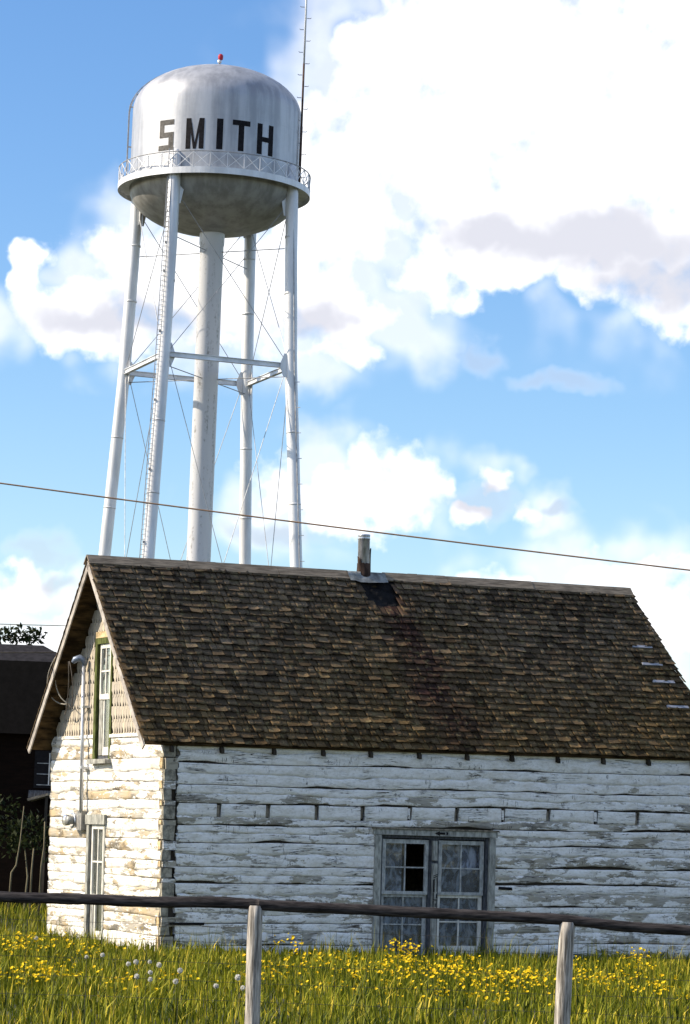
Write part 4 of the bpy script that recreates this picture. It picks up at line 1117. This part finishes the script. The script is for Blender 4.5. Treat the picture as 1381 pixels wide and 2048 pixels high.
for z in (2.79, 3.03, 3.27): MB().box(2.84, 3.44, -0.034, -0.021, z - .008, z + .008).build('muntin', M['sash_grey'], wn)
MB().box(2.68, 3.70, -0.12, -0.005, 2.50, 2.66, .01).build('belt_board', M['dark_jamb'], bd)
MB().prism([(2.75, 2.46), (3.20, 2.60), (3.22, 2.55), (2.77, 2.41)], lambda x, z: (x, -1.0, z), lambda x, z: (x, -0.13, z)).build('porch_roof', M['old_wood'], bd)
MB().box(3.14, 3.21, -0.95, -0.88, 0.0, 2.54, .01).build('porch_post', M['dark_core'], bd)

# ================================================================= VEGETATION
def leaf_cloud(name, centres, per, spread, size, parent=None, mat=None, kind=None, tones=(0, 1), seed=0):
    r = np.random.RandomState(seed); Cn = np.repeat(np.array(centres, float), per, 0); n = len(Cn)
    dv = r.normal(size=(n, 3)); dv /= np.linalg.norm(dv, axis=1)[:, None]
    pos = Cn + dv * (r.rand(n, 1) ** 0.5) * np.array(spread)
    u = r.normal(size=(n, 3)); u /= np.linalg.norm(u, axis=1)[:, None]; v = np.cross(u, r.normal(size=(n, 3))); v /= np.linalg.norm(v, axis=1)[:, None]
    sz = size * r.uniform(.6, 1.3, (n, 1))
    V = np.stack([pos - u * sz, pos + v * sz * .45, pos + u * sz, pos - v * sz * .45], 1).reshape(-1, 3)
    Fq = np.arange(n * 4).reshape(-1, 4); t = r.uniform(tones[0], tones[1], n)
    return np_mesh(name, V, Fq, mat or M['leaf'], {'tone': np.stack([t, t, t, np.ones(n)], 1)}, parent, kind)
# tree whose branch tip reaches into the picture beside the dark building
tree = thing('broadleaf_tree', 'leafy branch of a tree above the dark building, left edge', 'tree', (-11.9, 76, 0))
MB().tube([(0, 0, -.2), (0.1, 0, 2), (-.1, 0, 4), (0, 0, 6.5), (-.2, .1, 8.5)], [.22, .18, .15, .11, .05], 10).build('trunk', M['bark'], tree, smooth=True)
cen = []; r2 = random.Random(5)
for k in range(9):
    an = r2.uniform(0, 6.28); z0 = r2.uniform(4.5, 7.8); ln = r2.uniform(1.2, 2.4)
    tip = Vector((ln * math.cos(an) * .8 - .5, ln * math.sin(an), z0 + ln * .5))
    MB().tube([(0, 0, z0), Vector((0, 0, z0)).lerp(tip, .5) + Vector((0, 0, .1)), tip], [.07, .045, .015], 6).build('branch', M['bark'], tree)
    for q in range(5): cen.append(tuple(Vector((0, 0, z0)).lerp(tip, .45 + .14 * q) + Vector((r2.uniform(-.3, .3), r2.uniform(-.3, .3), r2.uniform(-.2, .3)))))
tip = Vector((3.95, 0, 6.98))
MB().tube([(0, 0, 5.6), (1.6, 0, 6.5), (2.8, 0, 6.85), tip], [.07, .04, .02, .008], 6).build('branch', M['bark'], tree)
for q in range(16): cen.append((2.3 + q * .105, r2.uniform(-.2, .2), 6.78 + .012 * q + r2.uniform(-.13, .14)))
leaf_cloud('crown', cen, 26, (.34, .34, .26), .085, tree, seed=3)
# dark shrubs and thin stems at the foot of the building
sh = thing('shrub', 'dim leafy shrub between the log gable and the brown building', 'shrub', (-6.45, 60.6, 0))
cen = []
for k in range(70): cen.append((r2.gauss(0, .75), r2.gauss(0, .35), r2.gauss(1.75, .28)))
MB().tube([(0, 0, -.1), (.05, 0, .8), (-.05, 0, 1.5)], [.03, .02, .012], 6).build('stem', M['bark'], sh)
leaf_cloud('foliage', cen, 14, (.22, .2, .2), .07, sh, seed=8)
for k, (x, y, pts, lab) in enumerate(((-6.42, 58.5, [(-.12, 0), (-.09, .35), (0.0, .5), (.06, 1.0), (.10, 1.7)], 'tallest bare twig standing at the left edge before the brown wall'),
                                      (-6.10, 58.5, [(0, 0), (0, .4), (.02, .85)], 'short bare twig, middle of three before the brown wall'),
                                      (-5.92, 58.5, [(0, 0), (.01, .5), (.05, .9), (.04, 1.4)], 'bare twig nearest the log gable before the brown wall'))):
    tag(MB().tube([(x + p, y, q * 1.0 + (-.05 if q == 0 else .55)) for (p, q) in pts], [.022 - .003 * i for i in range(len(pts))], 5).build('bare_twig', M['bark'], smooth=True), lab, 'twig', 'bare twigs by the brown building')

# ---- grass
def in_house(x, y, mrg=0.03):
    px, py = x - AX, y - AY
    a = px * d_.x + py * d_.y; b = px * g_.x + py * g_.y
    return (a > -mrg) & (a < L + mrg) & (b > -mrg) & (b < W + mrg)
def blades(n, x0, x1, y0, y1, hmin, hmax, wd, seed, seg=2):
    r = np.random.RandomState(seed)
    x = r.uniform(x0, x1, n); y = r.uniform(y0, y1, n)
    keep = ~in_house(x, y); x, y = x[keep], y[keep]; n = len(x)
    # clumps: height and tint vary over the ground
    def field(sx, ph): return (np.sin(x * sx + ph) + np.sin(y * sx * 1.3 + ph * 2.1 + 1.7 * np.sin(x * sx * .6)) + np.sin((x + y) * sx * .71 + ph * .3)) / 3
    cl = .5 + .5 * field(2.9, .7); c2 = .5 + .5 * field(.9, 3.0)
    c3 = .5 + .5 * field(7.1, 1.9)
    h = (hmin + (hmax - hmin) * r.beta(2, 2.8, n)) * (.22 + .75 * cl ** 1.3 + .42 * c3 ** 2)
    az_ = r.uniform(0, 2 * np.pi, n); le = np.abs(r.normal(0.30, .34, n)) * h
    dx, dy = np.cos(az_), np.sin(az_); wx, wy = -dy, dx
    w0 = wd * r.uniform(.6, 1.3, n)
    tt = [0, .55, 1.0]; V = np.zeros((n, 5, 3))
    for i, (t, idx) in enumerate(((0, (0, 1)), (.55, (2, 3)))):
        off = le * t ** 2; ww = w0 * (1 - .25 * t)
        cx_, cy_, cz_ = x + dx * off, y + dy * off, h * t - (.03 if t == 0 else 0)
        for s, k in ((-1, idx[0]), (1, idx[1])):
            V[:, k, 0] = cx_ + wx * ww * s / 2; V[:, k, 1] = cy_ + wy * ww * s / 2; V[:, k, 2] = cz_
    V[:, 4, 0] = x + dx * le; V[:, 4, 1] = y + dy * le; V[:, 4, 2] = h * (1 - .12 * (le / np.maximum(h, .01)))
    tone = np.clip(.02 + .30 * c2 + .22 * c3 + r.normal(0, .20, n) + (r.rand(n) < .09) * .55, 0, 1)
    b = (np.arange(n) * 5)[:, None]
    Q = np.concatenate([b + np.array([[0, 1, 3, 2]])], 0); T = b + np.array([[2, 3, 4]])
    return V.reshape(-1, 3), Q, T, tone
def grass_obj(name, sets, label, mat):
    Vs, Ts, tn = [], [], []; o = 0
    for (V, Q, T, t) in sets:
        Vs.append(V); Ts += [Q[:, [0, 1, 2]] + o, Q[:, [0, 2, 3]] + o, T + o]; tn += [t, t, t]; o += len(V)
    t = np.concatenate(tn)
    ob = np_mesh(name, np.vstack(Vs), np.vstack(Ts), mat, {'tone': np.stack([t, t, t, np.ones(len(t))], 1)}, None, 'stuff')
    return tag(ob, label, 'grass')
grass_obj('meadow_grass', [blades(34000, -7, 8, 24.5, 36, .08, .42, .014, 1), blades(36000, -7.5, 9.5, 36, 48, .07, .34, .015, 2), blades(7000, -7, 8.5, 26, 48, .05, .30, .040, 12), blades(2500, -7, 8.5, 30, 46, .30, .60, .010, 13), blades(16000, -14, -2.4, 44, 66, .14, .50, .014, 3), blades(9000, -9, 11, 10, 24.5, .10, .36, .010, 4)], 'long sunlit meadow grass round the fence and the house', M['grass'])
# tall thin seed stalks against the wall
r = np.random.RandomState(77)
V, Q, T, t = blades(500, -5, 8, 34, 46, .50, .90, .006, 9); t = np.clip(t * .5 + .45, 0, 1)
grass_obj('tall_grass_stalks', [(V, Q, T, t)], 'sparse tall grass stalks rising against the log walls', M['grass'])
# ---- yellow flowers
fl_c = []   # (x, y, spread x, spread y, count, height)
def fpx(px, Y): return (px - 690) * Y / 5710.0
for (px, Y, sx, sy, n, hh) in ((90, 37, .45, 1.0, 110, .40), (200, 36, .5, 1.2, 40, .36), (120, 31, .5, 1.2, 120, .30), (330, 30, .6, 1.5, 40, .30), (610, 38, .22, .5, 26, .48), (660, 35, .5, 1.2, 60, .36), (560, 33, .4, 1.0, 50, .33),
                               (840, 37, .28, .6, 120, .47), (800, 34, .6, 1.4, 130, .36), (930, 35, .5, 1.0, 120, .38), (980, 33, .7, 1.5, 130, .33), (1070, 33, .4, 1.0, 130, .33), (1240, 33, .5, 1.2, 90, .33), (1300, 36, .28, .7, 70, .50), (1180, 35, .3, .6, 26, .42), (700, 31, 1.6, 1.4, 60, .27), (1000, 30, 1.0, 1.2, 70, .27), (1350, 32, .5, 1.0, 60, .33), (318, 41.5, .12, .2, 10, .42)):
    fl_c.append((fpx(px, Y), Y, sx * .45, sy * .7, int(n * .85), hh))
Vs, Fs, tn = [], [], []; SV, SF = [], []; o = 0; so = 0
for (cx_, cy_, sx, sy, n, hh) in fl_c:
    for q in range(n):
        x, y = cx_ + r.normal(0, sx), cy_ + r.normal(0, sy)
        if bool(in_house(np.array(x), np.array(y), .05)): continue
        z = hh * r.uniform(.50, 1.05); rad = r.uniform(.015, .027)
        tl = Vector((r.normal(0, .5), r.normal(-.4, .5), 1)).normalized(); u = tl.orthogonal().normalized(); v = tl.cross(u)
        c = Vector((x, y, z)); pts = [c - tl * rad * .5]
        for k in range(6): pts.append(c + (u * math.cos(k * 1.0472) + v * math.sin(k * 1.0472)) * rad * (1 if k % 2 else .8) + tl * rad * .25)
        Vs += [tuple(p) for p in pts]
        for k in range(6): Fs.append((o, o + 1 + k, o + 1 + (k + 1) % 6)); tn.append(r.rand())
        o += 7
        SV += [(x - .002, y, 0), (x + .002, y, 0), (x, y, z)]; SF.append((so, so + 1, so + 2)); so += 3
t = np.array(tn)
fo = np_mesh('yellow_wildflowers', np.array(Vs), np.array(Fs), M['flower'], {'tone': np.stack([t, t, t, np.ones(len(t))], 1)}, None, 'stuff')
tag(fo, 'small yellow wildflowers scattered through the meadow grass', 'flowers')
sto = np_mesh('stems', np.array(SV), np.array(SF), M['grass'], {'tone': np.full((len(SF), 4), .35)}, fo, 'stuff')
# ---- dandelion clocks
r3 = random.Random(21)
pv, pf = [], []
for k in range(110):
    dv = Vector((r3.gauss(0, 1), r3.gauss(0, 1), r3.gauss(0, 1))).normalized(); u = dv.orthogonal().normalized(); v = dv.cross(u)
    e = .025 * r3.uniform(.9, 1.08); o = len(pv); wsz = .0036
    pv += [tuple(dv * .004), tuple(dv * e + u * wsz), tuple(dv * e - u * wsz * .5 + v * wsz * .9), tuple(dv * e - u * wsz * .5 - v * wsz * .9)]
    pf += [(o, o + 1, o + 2), (o, o + 2, o + 3), (o, o + 3, o + 1), (o + 1, o + 3, o + 2)]
puff = bpy.data.meshes.new('seed_head'); puff.from_pydata(pv, [], pf); puff.update(); puff.materials.append(M['puff'])
smb = MB().tube([(0, 0, -.03), (.01, 0, .15), (0, 0, .355)], [.004, .0035, .003], 5)
stm = bpy.data.meshes.new('stalk'); stm.from_pydata(smb.v, [], smb.f); stm.update(); stm.materials.append(M['stalk'])
DPOS = [(-3.76,37.01,'by the far corner of the gable, leftmost in the grass'),(-2.66,31.72,'under the ground-floor gable window, left one of a pair'),(-2.54,32.42,'under the ground-floor gable window, right one of a pair'),(-2.10,30.34,'left of the row below the house corner'),(-2.06,30.90,'second in the row below the house corner'),(-1.92,31.02,'third in the row below the house corner'),(-1.78,30.37,'right end of the row below the house corner'),(-1.50,29.26,'alone between house corner and nearer left post'),(-1.83,27.66,'low in the grass left of the house corner'),(-1.76,28.59,'upper one of two stacked below the house corner'),(-1.67,27.17,'lower one of two stacked below the house corner'),(-0.88,28.20,'large, just left of the left post'),(-1.02,26.39,'at the bottom edge left of the left post'),(-0.77,26.21,'lowest, touching the foot of the left post'),(-1.42,26.96,'faint and low, midway to the left post')]
for k, (x, y, lab) in enumerate(DPOS):
    t_ = thing('dandelion_clock', 'white dandelion seed head ' + lab, 'dandelion', (x, y, 0), 'dandelion seed heads in the grass')
    o = link('seed_head', puff, t_); o.location = (0, 0, .36); sc_ = r3.uniform(.85, 1.15) * (1.15 if k == 11 else 1); o.scale = (sc_,) * 3; o.rotation_euler = (r3.uniform(0, 3), 0, r3.uniform(0, 3))
    link('stalk', stm, t_)
